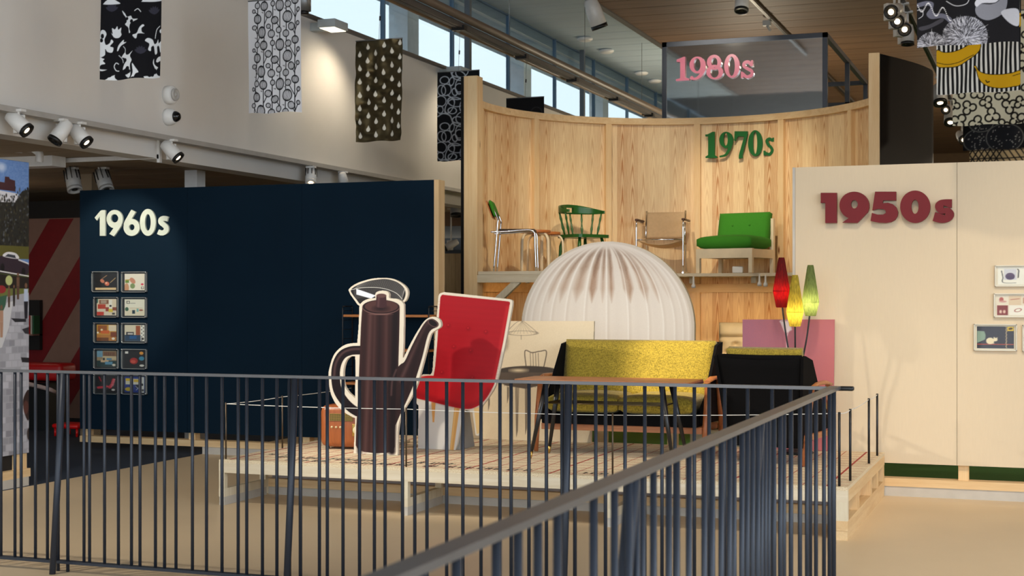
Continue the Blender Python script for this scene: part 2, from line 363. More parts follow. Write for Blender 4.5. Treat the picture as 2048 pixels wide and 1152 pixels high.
# ------------------------------------------------------------------ flat print: a fine mesh coloured per vertex
class Canvas:
    """flat artwork, drawn in photograph pixels, carried as vertex colour by a fine grid"""
    def __init__(s, u0, v0, u1, v1, step=1., bg=(255, 255, 255)):
        s.nx = max(1, int(round((u1-u0)/step))); s.ny = max(1, int(round((v1-v0)/step))); s.step = step
        s.X, s.Y = np.meshgrid(np.linspace(u0, u1, s.nx+1), np.linspace(v0, v1, s.ny+1)); s.c = np.empty(s.X.shape + (3,)); s.c[:] = bg
        s.u0, s.v0, s.u1, s.v1 = u0, v0, u1, v1; s.hide = None
    def _sl(s, a, b, c, d):
        f = lambda q, lo, hi, n: int(max(0, min(n, math.floor((q-lo)/(hi-lo)*n))))
        i0, i1 = f(a-2*s.step, s.u0, s.u1, s.nx), f(c+3*s.step, s.u0, s.u1, s.nx)+1; j0, j1 = f(b-2*s.step, s.v0, s.v1, s.ny), f(d+3*s.step, s.v0, s.v1, s.ny)+1
        return (slice(j0, j1), slice(i0, i1))
    def _bl(s, sl, a, col):
        a = np.clip(a, 0, 1)[..., None]; s.c[sl] = s.c[sl]*(1-a) + np.array(col, float)*a
    def ell(s, cx, cy, rx, ry, col, rot=0., op=1., soft=0., ring=0.):
        R = max(rx, ry)+ring; sl = s._sl(cx-R, cy-R, cx+R, cy+R); x = s.X[sl]-cx; y = s.Y[sl]-cy
        q = math.radians(rot); xr = x*math.cos(q)+y*math.sin(q); yr = -x*math.sin(q)+y*math.cos(q)
        d = (np.sqrt((xr/rx)**2+(yr/ry)**2)-1)*min(rx, ry)
        if ring: d = np.abs(d)-ring/2
        s._bl(sl, (.5 - d/(s.step+soft))*op, col)
    def _dist(s, x, y, pts, closed):
        D = np.full(x.shape, 1e9); n = len(pts)
        for i in range(n if closed else n-1):
            ax, ay = pts[i]; bx, by = pts[(i+1) % n]; dx, dy = bx-ax, by-ay; l = dx*dx+dy*dy or 1e-9
            t = np.clip(((x-ax)*dx+(y-ay)*dy)/l, 0, 1); D = np.minimum(D, np.hypot(x-ax-t*dx, y-ay-t*dy))
        return D
    def inside(s, x, y, pts):
        ins = np.zeros(x.shape, bool); n = len(pts)
        for i in range(n):
            ax, ay = pts[i]; bx, by = pts[(i+1) % n]
            if ay == by: continue
            ins ^= ((ay > y) != (by > y)) & (x < (bx-ax)*(y-ay)/(by-ay)+ax)
        return ins
    def poly(s, pts, col, op=1., soft=0.):
        xs, ys = zip(*pts); sl = s._sl(min(xs), min(ys), max(xs), max(ys)); x = s.X[sl]; y = s.Y[sl]
        if x.size == 0: return
        D = s._dist(x, y, pts, True); D = np.where(s.inside(x, y, pts), -D, D); s._bl(sl, (.5 - D/(s.step+soft))*op, col)
    def line(s, pts, wd, col, op=1., soft=0.):
        xs, ys = zip(*pts); sl = s._sl(min(xs)-wd, min(ys)-wd, max(xs)+wd, max(ys)+wd); x = s.X[sl]; y = s.Y[sl]
        if x.size == 0: return
        s._bl(sl, (.5 - (s._dist(x, y, pts, False)-wd/2)/(s.step+soft))*op*min(1, wd/s.step+.25), col)
    def rect(s, a, b, c, d, col, op=1.): s.poly([(a, b), (c, b), (c, d), (a, d)], col, op)
    def speck(s, col, amt, seed=0, lo=0, cell=2):
        r = np.random.RandomState(seed); h, w_ = s.X.shape; n = r.rand(h//cell+2, w_//cell+2); n = np.kron(n, np.ones((cell, cell)))[:h, :w_]
        a = (np.clip(n-lo, 0, 1)*amt)[..., None]; s.c[:] = s.c*(1-a)+np.array(col, float)*a
    def emit(s, name, mp, m, parent, clip=None, holes=(), warp=None, label=None):
        W = s.nx+1; off = rootloc(parent)
        vs = np.array([mp(u, v) for u, v in zip(s.X.ravel(), s.Y.ravel())], dtype=float)
        if warp is not None: vs = warp(vs)
        vs = vs - np.array(off)
        i, j = np.meshgrid(np.arange(s.nx), np.arange(s.ny)); a = (j*W+i).ravel()
        F = np.stack([a+W, a+W+1, a+1, a], 1)
        if clip is not None:
            xc = s.X.ravel()[a]+s.step/2; yc = s.Y.ravel()[a]+s.step/2; k = s.inside(xc, yc, clip)
            for h in holes: k &= ~s.inside(xc, yc, h)
            F = F[k]; used = np.unique(F); re = np.full(len(vs), -1); re[used] = np.arange(len(used)); vs = vs[used]; F = re[F]; cc = s.c.reshape(-1, 3)[used]
        else: cc = s.c.reshape(-1, 3)
        me = bpy.data.meshes.new(name); me.vertices.add(len(vs)); me.vertices.foreach_set('co', vs.astype(np.float32).ravel())
        me.loops.add(F.size); me.loops.foreach_set('vertex_index', F.astype(np.int32).ravel())
        me.polygons.add(len(F)); me.polygons.foreach_set('loop_start', np.arange(0, F.size, 4, dtype=np.int32))
        me.polygons.foreach_set('use_smooth', np.ones(len(F), bool)); me.update(calc_edges=True)
        l = cc/255.; l = np.where(l <= .04045, l/12.92, ((np.maximum(l, 0)+.055)/1.055)**2.4)
        at = me.color_attributes.new('Col', 'FLOAT_COLOR', 'POINT'); at.data.foreach_set('color', np.concatenate([l, np.ones((len(l), 1))], 1).astype(np.float32).ravel())
        me.materials.append(m); me.validate()
        o = bpy.data.objects.new(name, me); COL.objects.link(o); o.parent = parent
        if label: o['label'] = label
        return o
# ================================================================== THE SETTING
PINE = wood('pine_timber', (226, 188, 136), (240, 212, 166), 'z', 1.4, .6, .35, knots=True)
PINEX = wood('pine_timber_x', (222, 186, 136), (240, 212, 166), 'x', 1.4, .6, .35, knots=True)
PINEY = wood('pine_timber_y', (222, 186, 136), (240, 212, 166), 'y', 1.4, .6, .35, knots=True)
PALE = wood('whitewashed_pine', (214, 200, 170), (236, 226, 202), 'z', 1.4, .6, .3)
PALEX = wood('whitewashed_pine_x', (218, 202, 172), (238, 228, 206), 'x', 1.4, .6, .3)
PLY = flame_veneer('pine_veneer', 2.16, 2.1, (248, 222, 174), (190, 132, 78))
BEIGE = mat('beige_linoleum', (220, 197, 162), .42, var=.03, scale=1.2)
GREYP = mat('grey_plinth_paint', (196, 190, 180), .6)
WHITE = mat('white_wall_paint', (226, 222, 216), .75, var=.02, scale=2)
NAVY = mat('navy_wall_paint', (6, 30, 46), .8, spec=.15, var=.06, scale=2)
NAVYF = mat('navy_carpet', (26, 40, 60), .9, var=.12, scale=60)
GREEN = mat('green_carpet', (64, 118, 44), .95, var=.12, scale=60)
DARK = mat('dark_void_paint', (34, 30, 28), .8)
BLACK = mat('black_painted_board', (13, 12, 12), .6, spec=.25)
STEEL = mat('blue_grey_railing_steel', (48, 53, 63), .42, .25, var=.04)
CEILB = wood('warm_lit_brown_ceiling_slats', (122, 90, 62), (100, 72, 48), 'x', 1., .6, .5)  # brown slats, with warm spill light worked into the colour
CEILG = mat('daylit_grey_ceiling_slats', (186, 204, 216), .6, var=.05, scale=3, stretch=(.2, 4, 1))  # bluish daylight put into the grey base colour of the slats
CHROME = mat('polished_chrome', (225, 225, 228), .12, 1., var=.02)
WHITEP = mat('white_plastic', (232, 232, 230), .4, var=.02)
BLACKP = mat('black_plastic', (18, 18, 18), .4)
GREYM = mat('grey_metal', (132, 134, 136), .4, .7)
TRACKM = mat('dark_grey_track', (92, 88, 84), .45, .3)
ACRYL = glassmat('clear_acrylic', (.97, .98, .98), .02)
GLASS = glassmat('window_glass', (.92, .96, .97), .1)
PRINT = printmat('printed_paper', .55); PRINTG = printmat('satin_print', .45, spec=.2); CLOTH = printmat('printed_cotton', .9, .12, 40., 0, spec=.15)
LENS = mat('lit_lens', (255, 230, 190), .3, emit=(1, .78, .5), es=5)

struct('floor', B((-9.2, -6, -.12), (6, 46, 0)), BEIGE)
struct('floor.001', B((-16, 4, -.1), (-7.6, 30, .003)), NAVYF)
struct('floor.002', B((-5.1, 11.45, -.1), (6, 46, .003)), GREEN)
# ceiling: slab with separate slat boards
cl = MB().box((-9.3, -6, 5.92), (6, 46, 6.05)); ceil = struct('ceiling', cl, DARK)
k = 0
for y in np.arange(5.0, 45.5, .6):
    a = MB().box((-6.24, y, 5.87), (6, y+.58, 5.93)); struct('ceiling_board', a, CEILB, ceil)
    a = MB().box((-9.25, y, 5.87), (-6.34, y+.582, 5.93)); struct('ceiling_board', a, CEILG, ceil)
struct('lighting_slot', B((-8.2, 5, 5.855), (-8.14, 45, 5.872)), WHITEP, ceil)
struct('edge_strip', B((-6.34, 5, 5.85), (-6.24, 45, 5.93)), TRACKM, ceil)
# left bulkhead below the clerestory
struct('wall_left', B((-7.95, -6, 2.98), (-7.7, 46, 4.60)), WHITE)
struct('trim_1', B((-8.0, -6, 4.60), (-7.64, 46, 4.635)), TRACKM)
struct('trim_2', B((-7.72, -6, 2.955), (-7.62, 46, 3.0)), mat('lip_grey', (176, 172, 166), .6))
struct('trim_3', B((-8.05, -6, 2.80), (-7.80, 46, 2.98)), WHITE)
# mezzanine soffit and its back room
LOWC = mat('low_grey_brown_soffit', (158, 138, 112), .7, var=.06, scale=3, stretch=(.3, 3, 1))
mz = struct('ceiling.001', B((-16, 2, 2.872), (-8.06, 46, 2.98)), DARK)
for y in np.arange(8, 30, .6): struct('ceiling_board', B((-15.9, y, 2.84), (-8.06, y+.59, 2.87)), LOWC, mz)
struct('wall_far_left', B((-16.2, 2, -.1), (-16, 46, 3)), DARK)
struct('wall_back', B((-16.2, 46, -.1), (6.2, 46.2, 6.05)), mat('brown_far_wall', (120, 92, 62), .7))
struct('wall_right', B((6, 8, -.1), (6.2, 46, 6.05)), mat('dim_side_wall', (150, 124, 96), .7))
# clerestory windows: bays 2.25 m apart
WY = [14.25 + 2.25*i for i in range(-7, 14)]
for i in range(len(WY)-1):
    y0, y1 = WY[i], WY[i+1]
    f = MB()
    f.box((-7.85, y0-.014, 4.63), (-7.79, y0+.014, 5.87)); f.box((-7.86, y0, 4.63), (-7.78, y1, 4.66)); f.box((-7.84, y0, 5.85), (-7.80, y1, 5.87))
    wn = struct('window_%d' % (i+1), f, mat('pale_window_frame', (92, 120, 146), .5))
    struct('pane', B((-7.83, y0+.014, 4.66), (-7.82, y1-.014, 5.85)), GLASS, wn)
COLM = mat('blue_grey_column', (96, 104, 112), .5)
for i, y in enumerate((8.0, 13.5, 19.1, 24.5, 30.4, 36.2, 42)):
    struct('trim_%d' % (i+4), B((-7.76, y-.04, 4.63), (-7.68, y+.04, 5.87)), COLM)

for i, y in enumerate((14.5, 19.5, 24.5, 29.4, 34.4)): struct('trim_%d' % (i+11), B((-9.05, y-.2, 4.3), (-8.75, y+.2, 5.87)), mat('pale_outside_pillar', (206, 214, 220), .6))
# ------------------------------------------------------------------ two guard railings
def railing(name, label, P, xs, posts, lean, length, wide):
    """P(s, t, z): s along the run, t sideways (towards the visitor), z up"""
    t = thing(name, label, 'railing', P(xs[len(xs)//2], 0, 0))
    s0, s1 = length
    bar = lambda z0, z1, w_: MB().add([P(s, q, z) for z in (z0, z1) for s, q in ((s0, -w_), (s1, -w_), (s1, w_), (s0, w_))],
        [(0, 1, 2, 3), (7, 6, 5, 4), (0, 4, 5, 1), (1, 5, 6, 2), (2, 6, 7, 3), (3, 7, 4, 0)])
    part('top_rail', bar(1.085, 1.1, wide), RAILTOP, t)
    part('bottom_rail', bar(.045, .06, .02), STEEL, t)
    for s in xs: part('baluster', MB().tube([P(s, 0, .06), P(s, 0, 1.085)], .0088, 8), STEEL, t)
    for s in posts:
        part('post', MB().tube([P(s, lean, 0), P(s, lean*.5, .5), P(s, 0, 1.085)], [.0175, .018, .0185], 14), STEEL, t)
        for e in (-.032, .032): part('end_bar', MB().tube([P(s+e, 0, .0), P(s+e, 0, 1.085)], 0.0095, 8), STEEL, t)
    return t
RAILTOP = mat('dark_metal_handrail', (112, 110, 110), .36, .5, var=.05)
xs = [-5.476, -5.381, -5.339, -5.243, -5.163, -4.922, -4.886, -4.789, -4.7, -4.617, -4.563, -4.466, -4.409, -4.338, -4.237, -4.151, -4.057, -3.96, -3.909, -3.816, -3.731,
      -3.485, -3.44, -3.351, -3.258, -3.175, -3.116, -3.02, -2.953, -2.887, -2.781, -2.695, -2.599, -2.5, -2.442, -2.35, -2.261, -2.013, -1.965, -1.869, -1.773, -1.69, -1.628, -1.536, -1.467, -1.394, -1.288, -1.176, -1.092, -1.003]
# beyond the left edge of the picture the railing goes on
xs = [-5.98, -5.9, -5.81, -5.72, -5.64, -5.57] + xs
railing('guard_railing', 'long blue-grey steel railing crossing the picture from the left, with thin upright bars', lambda s, q, z: Vector((s, 6.6 - q, z)), xs, [-5.06, -3.626, -2.149], .09, (-6.1, -.93), .011)
ys = [.7, .82, .93, 1.07, 1.18, 1.3, 1.42, 1.54, 1.8, 1.92, 2.04, 2.177, 2.359, 2.468, 2.578, 2.694, 2.934, 3.092, 3.325, 3.431, 3.584, 3.669, 3.804, 3.989, 4.092, 4.214, 4.329, 4.398, 4.52, 4.607, 4.695, 4.917, 4.983, 5.09, 5.219, 5.293, 5.449, 5.659, 5.834, 6.073, 6.303, 6.47]
rr = railing('guard_railing', 'near railing with a broad flat handrail running up from the bottom edge to the corner', lambda s, q, z: Vector((-.9 - q, s, z)), ys, [4.817, 3.241, 1.67], .09, (.6, 6.66), .024)
part('corner_bar', MB().tube([(-.9, 6.6, 0), (-.9, 6.6, 1.085)], .0115, 8), STEEL, rr)
part('end_cap', MB().box((-.925, 6.66, 1.078), (-.82, 6.7, 1.098), bev=.006), BLACKP, rr, label='black rounded end of the handrail')

# ------------------------------------------------------------------ navy 1960s wall
def wallpanel(name, label, x0, x1, y0, y1, z0, z1, seams, m, edge=None):
    t = thing(name, label, 'display wall', ((x0+x1)/2, (y0+y1)/2, 0))
    b = [x0] + seams + [x1]
    for i in range(len(b)-1):
        part('panel', B((b[i]+.0015, y0, z0), (b[i+1]-.0015, y1, z1)), m, t)
    return t
nw = wallpanel('display_wall', 'dark navy painted exhibition wall carrying the white 1960s sign', -9.0, -5.18, 12.0, 12.04, .2, 2.56, [-7.76, -6.52], NAVY)
for x in (-9.0, -7.77, -6.53, -5.25):
    part('stud', B((x, 12.04, .12), (x+.07, 12.13, 2.56)), PINE, nw)
part('edge_board', B((-5.18, 12.0, .12), (-5.135, 12.14, 2.56)), PINE, nw, label='pale pine edge of the navy wall')
part('base_beam', B((-9.0, 12.0, .07), (-5.14, 12.13, .13)), PINEX, nw)
part('plinth', B((-7.6, 12.01, 0), (-5.14, 12.12, .07)), GREYP, nw)
# ------------------------------------------------------------------ beige 1950s wall
LINEN = mat('beige_linen_board', (216, 198, 170), .8, var=.012, scale=90, stretch=(1, 1, .12), bump=.05, bscale=300)
bw = wallpanel('display_wall', 'tall beige exhibition wall carrying the dark red 1950s sign', -1.83, 1.84, 11.27, 11.31, .25, 2.505, [-.632, .6], LINEN)
part('edge_board', B((-1.85, 11.27, .1), (-1.83, 11.40, 2.505)), GREYP, bw, label='pale grey edge of the beige wall')
for x in (-1.84, -.625, .575): part('stud', B((x, 11.312, .1), (x+.075, 11.40, 2.505)), PINE, bw)
part('base_beam', B((-1.84, 11.27, .075), (1.84, 11.40, .135)), PINEX, bw)
part('plinth', B((-1.84, 11.28, 0), (1.84, 11.39, .075)), GREYP, bw)

# ------------------------------------------------------------------ curved pine wall of the 1970s
cxw, cyw, RW = -3.58, 14.6, 2.15
def pol(a, r=RW, z=0.): q = math.radians(a); return Vector((cxw + r*math.cos(q), cyw + r*math.sin(q), z))
cw = thing('curved_wall', 'tall half-round wall of pine veneer panels and battens holding the green 1970s sign', 'display wall', (cxw, 16.7, 0))
batt = [183, 152.6, 125.9, 97.4, 69.9, 42, 15, -4]
for i in range(len(batt)-1):
    a0, a1 = batt[i], batt[i+1]
    def fp(s, t, a0=a0, a1=a1): return pol(a0 + (a1-a0)*s, RW + .01, 3.56*t)
    def fb(s, t, a0=a0, a1=a1): return pol(a0 + (a1-a0)*s, RW + .035, 3.56*t)
    m_ = MB(); n_ = 10
    vs = [fp(q/n_, t) for t in (0, 1) for q in range(n_+1)] + [fb(q/n_, t) for t in (0, 1) for q in range(n_+1)]
    W = n_+1; fs = []
    for q in range(n_): fs += [(q, q+1, W+q+1, W+q), (2*W+q+1, 2*W+q, 3*W+q, 3*W+q+1), (W+q, W+q+1, 3*W+q+1, 3*W+q), (q+1, q, 2*W+q, 2*W+q+1)]
    m_.add(vs, fs, False)
    part('veneer_panel', m_, PLY, cw)
for a in batt:
    q = math.radians(a); R_ = Matrix.Translation(pol(a, RW - .02)) @ Matrix.Rotation(q, 4, 'Z')
    part('batten', MB().box((-.025, -.036, 0), (.028, .036, 3.56), M=R_), PINE, cw)
n_ = 44
def ringbar(r0, r1, z0, z1, a0=184, a1=-5):
    vs = []
    for i in range(n_+1):
        a = a0 + (a1-a0)*i/n_; vs += [pol(a, r0, z0), pol(a, r1, z0), pol(a, r1, z1), pol(a, r0, z1)]
    fs = [(0, 1, 2, 3), tuple(n_*4 + j for j in (3, 2, 1, 0))]
    for i in range(n_):
        k = i*4
        for j in range(4): fs.append((k+j, k+4+j, k+4+(j+1) % 4, k+(j+1) % 4))
    return MB().add(vs, fs, False)
part('top_rail', ringbar(RW - .05, RW + .05, 3.53, 3.605), PINEX, cw)
part('mid_rail', ringbar(RW - .05, RW + .03, 1.56, 1.66), PINEX, cw)
part('base_rail', ringbar(RW - .05, RW + .03, 0, .1), PINEX, cw)
for x0, x1, nm in ((-5.69, -5.54, 'left'), (-1.58, -1.478, 'right')):
    part('post', B((x0, 13.96, 0), (x1, 14.12, 3.80), bev=.003, seg=1), PINE, cw)
part('side_board', B((-5.735, 13.99, 0), (-5.692, 14.15, 3.80)), BLACK, cw, label='thin black strip beside the left post')
shell = [(-1.476, 13.97), (-1.33, 14.32), (-1.2, 14.68), (-1.12, 15.0), (-1.09, 15.25), (-1.13, 15.7), (-1.28, 16.2), (-1.6, 16.75), (-2.2, 17.2), (-3.0, 17.42), (-3.9, 17.42), (-4.8, 17.2), (-5.5, 16.75), (-5.9, 16.2), (-6.05, 15.7), (-6.07, 15.25), (-5.98, 14.8), (-5.86, 14.4), (-5.735, 14.0)]
sh = smooth(shell, 4, False)
m_ = MB(); k = len(sh); tz = [3.79 if i < 26 else 3.5 for i in range(k)]; vs = [(x, y, z*tz[i]) for z in (0, 1) for i, (x, y) in enumerate(sh)] + [(x*.985-.055, y*.985+.22, z*tz[i]) for z in (0, 1) for i, (x, y) in enumerate(sh)]
fs = []
for i in range(k-1): fs += [(i, i+1, k+i+1, k+i), (2*k+i+1, 2*k+i, 3*k+i, 3*k+i+1), (k+i, k+i+1, 3*k+i+1, 3*k+i)]
part('outer_shell', m_.add(vs, fs, True), BLACK, cw, label='black painted outer side of the curved wall')
# shelf
edge = [(-5.53, 13.96), (-4.75, 13.96), (-4.62, 14.9), (-4.4, 15.55), (-4.0, 15.86), (-3.5, 15.93), (-2.95, 15.9), (-2.55, 15.7), (-2.1, 15.1), (-1.95, 14.6), (-1.6, 14.0)]
wallside = [pol(a, RW - .03) for a in np.linspace(2, 178, 30)]
loop = edge + [(p.x, p.y) for p in wallside]
part('shelf', MB().prism([loop], lambda x, y: (x, y, 1.735), (0, 0, .035)), PALEX, cw)
part('shelf_beam', B((-5.54, 13.96, 1.655), (-4.75, 14.02, 1.733)), PALEX, cw)
part('brace', MB().box((-.035, -.03, 0), (.035, .03, .62), M=Matrix.Translation((-5.56, 14.0, 1.26)) @ Matrix.Rotation(math.radians(48), 4, 'Y')), PALE, cw)
for a in (97.4, 69.9):
    q = math.radians(a); R_ = Matrix.Translation(pol(a, RW - .04)) @ Matrix.Rotation(q, 4, 'Z')
    part('bracket', MB().box((-.6, -.03, 1.66), (-.02, .03, 1.734), M=R_), PALE, cw)
for u, v in ((1055, 561), (1387, 571), (1519, 567), (1531, 568), (1600, 566)):
    p = atY(u, v, 14.3 if u < 1100 else 15.85)
    if u in (1519, 1531, 1600): p = atY(u, v, 15.75)
    part('puck_light', MB().lathe([(.0, -.03), (.022, -.028), (.026, 0), (.012, .02), (.008, .1)], 10, Matrix.Translation(p)), WHITEP, cw)
    if u in (1387, 1519): spot('spot_light', tuple(p + Vector((0, .05, -.05))), (p.x + .1, p.y + .75, .9), 14, 120, (1, .62, .28), .9, .02)
spot('spot_light', (-5.2, 14.2, 1.62), (-5.3, 15.6, .9), 12, 130, (1, .55, .22), .9, .02)
# ------------------------------------------------------------------ chipboard platform
PX0, PX1, PY0, PY1, PT = -5.62, -1.155, 9.1, 11.25, .33
def chipboard():
    m = bpy.data.materials.new('printed_chipboard'); m.use_nodes = True; n = m.node_tree; L = n.links; N = n.nodes.new
    b = n.nodes['Principled BSDF']; b.inputs['Roughness'].default_value = .75
    t = N('ShaderNodeTexCoord'); v = N('ShaderNodeTexNoise'); v.inputs['Scale'].default_value = 160; v.inputs['Detail'].default_value = 3
    L.new(t.outputs['Object'], v.inputs[0]); r = N('ShaderNodeValToRGB')
    for p, c in ((.3, (196, 172, 134)), (.5, (228, 210, 176)), (.7, (242, 230, 204))):
        e = r.color_ramp.elements.new(p); e.color = (*lin(c), 1)
    r.color_ramp.elements.remove(r.color_ramp.elements[0]); r.color_ramp.elements.remove(r.color_ramp.elements[-1])
    L.new(v.outputs['Fac'], r.inputs[0]); L.new(r.outputs[0], b.inputs['Base Color']); return m
CHIP = chipboard(); REDL = mat('red_print_line', (168, 48, 40), .7); BLKP = mat('black_print', (40, 34, 30), .7)
PLUM = mat('lilac_grey_infill', (178, 168, 166), .7)
pf = thing('platform', 'low timber display platform topped with printed chipboard, behind the railing', 'platform', ((PX0+PX1)/2, (PY0+PY1)/2, 0))
bx = [PX0, -4.13, -2.64, PX1]
for i in range(3):
    for (ya, yb) in ((PY0, 10.175), (10.178, PY1)): part('chipboard_sheet', B((bx[i]+.001, ya, PT-.022), (bx[i+1]-.001, yb, PT)), CHIP, pf)
lines = MB(); thick = MB(); wr = MB()
for x in np.arange(PX0+.08, PX1, .152):
    (thick if int(round((x-PX0)/.152)) % 4 == 1 else lines).box((x-(.007 if int(round((x-PX0)/.152)) % 4 == 1 else .0028), PY0+.02, PT), (x+(.007 if int(round((x-PX0)/.152)) % 4 == 1 else .0028), PY1-.02, PT+.0006))
for y in np.arange(PY0+.10, PY1, .152): lines.box((PX0+.02, y-.0024, PT), (PX1-.01, y+.0024, PT+.0005))
part('grid_lines', lines, REDL, pf, kind='stuff'); part('grid_lines', thick, REDL, pf, kind='stuff')
rg = random.Random(4)
for y0, h_, x0, x1 in ((9.20, .10, -5.2, -3.3), (9.36, .10, -5.3, -3.9), (9.5, .07, -5.45, -5.3), (9.2, .08, -2.9, -2.3)):
    x = x0
    while x < x1:
        wd = rg.uniform(.035, .07)
        if rg.random() > .14:
            for k_ in range(rg.choice((1, 2, 2))): wr.box((x+k_*wd*.6, y0, PT), (x+k_*wd*.6+.014, y0+h_, PT+.0008))
            for k_ in range(rg.choice((1, 2, 2))): yy = y0+rg.choice((0, .42, .84))*h_; wr.box((x, yy, PT), (x+wd*.8, yy+h_*.16, PT+.0009))
        x += wd*1.3
part('printed_text', wr, BLKP, pf, kind='stuff')
part('front_beam', B((PX0, PY0, .235), (PX1, PY0+.045, PT-.022)), PALEX, pf)
part('side_beam', B((PX1-.045, PY0+.045, .235), (PX1, PY1, PT-.022)), PINEY, pf)
part('side_beam', B((PX0, PY0+.045, .235), (PX0+.045, PY1, PT-.022)), PALEX, pf)
legx = [PX0, -4.17, -2.7, PX1-.09]
for i, x in enumerate(legx):
    w_ = .045 if i < 3 else .09
    part('leg', B((x, PY0+.001, .12), (x+w_, PY0+.045, .235)), PALE, pf)
    part('cross_beam', B((x, PY0, .06), (x+w_, 9.72 if i < 3 else PY1, .12)), PINEY if i == 3 else PALE, pf)
    part('foot_block', B((x+.002, PY0+.004, 0), (x+w_-.002, 9.71 if i < 3 else PY1, .06)), GREYP if i < 3 else PINEY, pf)
    if i < 3: part('rear_leg', B((x, 9.68, .12), (x+.05, 9.72, .3)), PALE, pf)
part('rear_beam', B((PX0+.045, 9.73, .06), (PX1-.09, 9.78, .12)), PINEX, pf)
part('rear_plinth', B((PX0+.045, 9.735, 0), (PX1-.09, 9.78, .058)), GREYP, pf)
part('infill_board', B((PX0+.045, 9.79, .12), (PX1-.1, 9.80, PT-.024)), PLUM, pf)
part('side_plinth', B((PX0, 9.78, 0), (PX0+.045, PY1, .12)), PALEX, pf)
for y in (9.62, 10.35, 10.75, 11.16): part('side_stud', B((PX1-.07, y, .12), (PX1-.002, y+.09, .235)), PINE, pf)
part('side_back', B((PX1-.075, 9.71, .12), (PX1-.07, 10.35, .235)), PINEY, pf)
# rope barrier on the platform
ROPE = mat('white_cord', (230, 228, 222), .8); ROD = mat('bronze_rod', (96, 84, 70), .4, .8); ROD2 = mat('dark_rod', (52, 52, 54), .4, .6)
rb = thing('rope_barrier', 'low barrier of thin metal rods joined by a white cord round the platform edge', 'barrier', (-3.4, 9.15, PT))
pts = [atX(530, 793, PX0+.03)*0 + Vector((PX0+.06, 9.92, 0)), Vector((-5.58, 9.13, 0)), Vector((-4.15, 9.13, 0)), Vector((-2.67, 9.13, 0)), Vector((-1.21, 9.13, 0)), Vector((-1.18, 9.42, 0)), Vector((-1.18, 10.45, 0)), Vector((-1.18, 10.98, 0))]
far = Vector((-5.56, 11.1, 0))
for i, p in enumerate(pts):
    z1 = PT + (.41 if i < 4 else .46)
    part('rod', MB().tube([(p.x, p.y, PT+.002), (p.x, p.y, z1)], .0062 if i < 4 else .0085, 8), ROD if i < 4 else ROD2, rb)
ch = [far] + pts
for i in range(len(ch)-1):
    a, b = ch[i], ch[i+1]; za = PT + (.40 if i < 5 else .452); zb = PT + (.40 if i < 4 else .452); sg = .006 if i < 5 else .008
    part('cord', MB().tube([(a.x+(b.x-a.x)*t, a.y+(b.y-a.y)*t, za+(zb-za)*t - sg*4*t*(1-t)) for t in np.linspace(0, 1, 9)], .0026, 5), ROPE, rb)

# ------------------------------------------------------------------ lettering
def tr(pts, o, k): return [(o[0]+x/k, o[1]+y/k) for x, y in pts]
def ringloops(cx, cy, rx, ry, hx, hy, hrx, hry, n=40): return [arc(cx, cy, rx, ry, 0, 360*(n-1)/n, n-1), arc(hx, hy, hrx, hry, 0, 360*(n-1)/n, n-1)]
def strk(pts, w0, w1=None, k=6):
    P = smooth(pts, k, False); w1 = w0 if w1 is None else w1; n = len(P); A = []; Bq = []
    for i in range(n):
        a = P[max(0, i-1)]; b = P[min(n-1, i+1)]; dx, dy = b[0]-a[0], b[1]-a[1]; l = math.hypot(dx, dy) or 1
        w_ = (w0+(w1-w0)*i/(n-1))/2; A.append((P[i][0]-dy/l*w_, P[i][1]+dx/l*w_)); Bq.append((P[i][0]+dy/l*w_, P[i][1]-dx/l*w_))
    return A + Bq[::-1]
def sign(name, label, glyphs, o, k, fmap, depth, m, base):
    t = thing(name, label, 'sign', base)
    for ch, shapes in glyphs:
        mb = MB()
        for q, loops in enumerate(shapes):
            loops = [tr(l, o, k) for l in loops]
            mb.prism(loops, lambda u, v, q=q: fmap(u, v) + Vector((0, -.0008*q, 0)), Vector((0, depth, 0)))
        part('letter' if ch == 's' else 'digit', mb, m, t)
    return t
G60 = [('1', [[[(681, 487), (722, 438), (732, 433), (757, 433), (757, 618), (718, 618), (718, 478), (697, 508)]]]),
 ('9', [ringloops(825, 497, 58, 66, 824, 492, 27, 30), [[(880, 490), (881, 520), (872, 548), (820, 622), (787, 604), (830, 545), (855, 520)]]]),
 ('6', [ringloops(947, 557, 58, 62, 948, 556, 20, 22), [[(890, 565), (891, 530), (900, 508), (945, 430), (978, 446), (938, 510), (915, 535)]]]),
 ('0', [ringloops(1064, 521, 57, 97, 1064, 521, 21, 60)]),
 ('s', [[strk([(1207, 498), (1180, 492), (1160, 500), (1158, 520), (1180, 540), (1196, 558), (1192, 584), (1165, 598), (1137, 588)], 36, 36)]])]
G50 = [('1', [[[(213, 224), (297, 224), (297, 382), (237, 382), (237, 277), (213, 277)]]]),
 ('9', [ringloops(389, 290, 78, 72, 389, 284, 18, 22), [[(466, 285), (467, 302), (460, 325), (405, 382), (326, 380), (372, 348), (420, 325)]]]),
 ('5', [[[(498, 218), (608, 218), (608, 264), (540, 264), (537, 279), (565, 276), (590, 283), (609, 300), (618, 325), (614, 348), (602, 366), (583, 377), (555, 382), (515, 380), (474, 371), (481, 329), (510, 338), (540, 338), (554, 330), (554, 318), (542, 310), (515, 308), (483, 316)]]]),
 ('0', [ringloops(708, 297, 79, 85, 707, 297, 19, 37)]),
 ('s', [[strk([(900, 280), (870, 280), (845, 284), (834, 296), (848, 312), (872, 320), (888, 336), (876, 352), (845, 358), (806, 348)], 44, 48)]])]
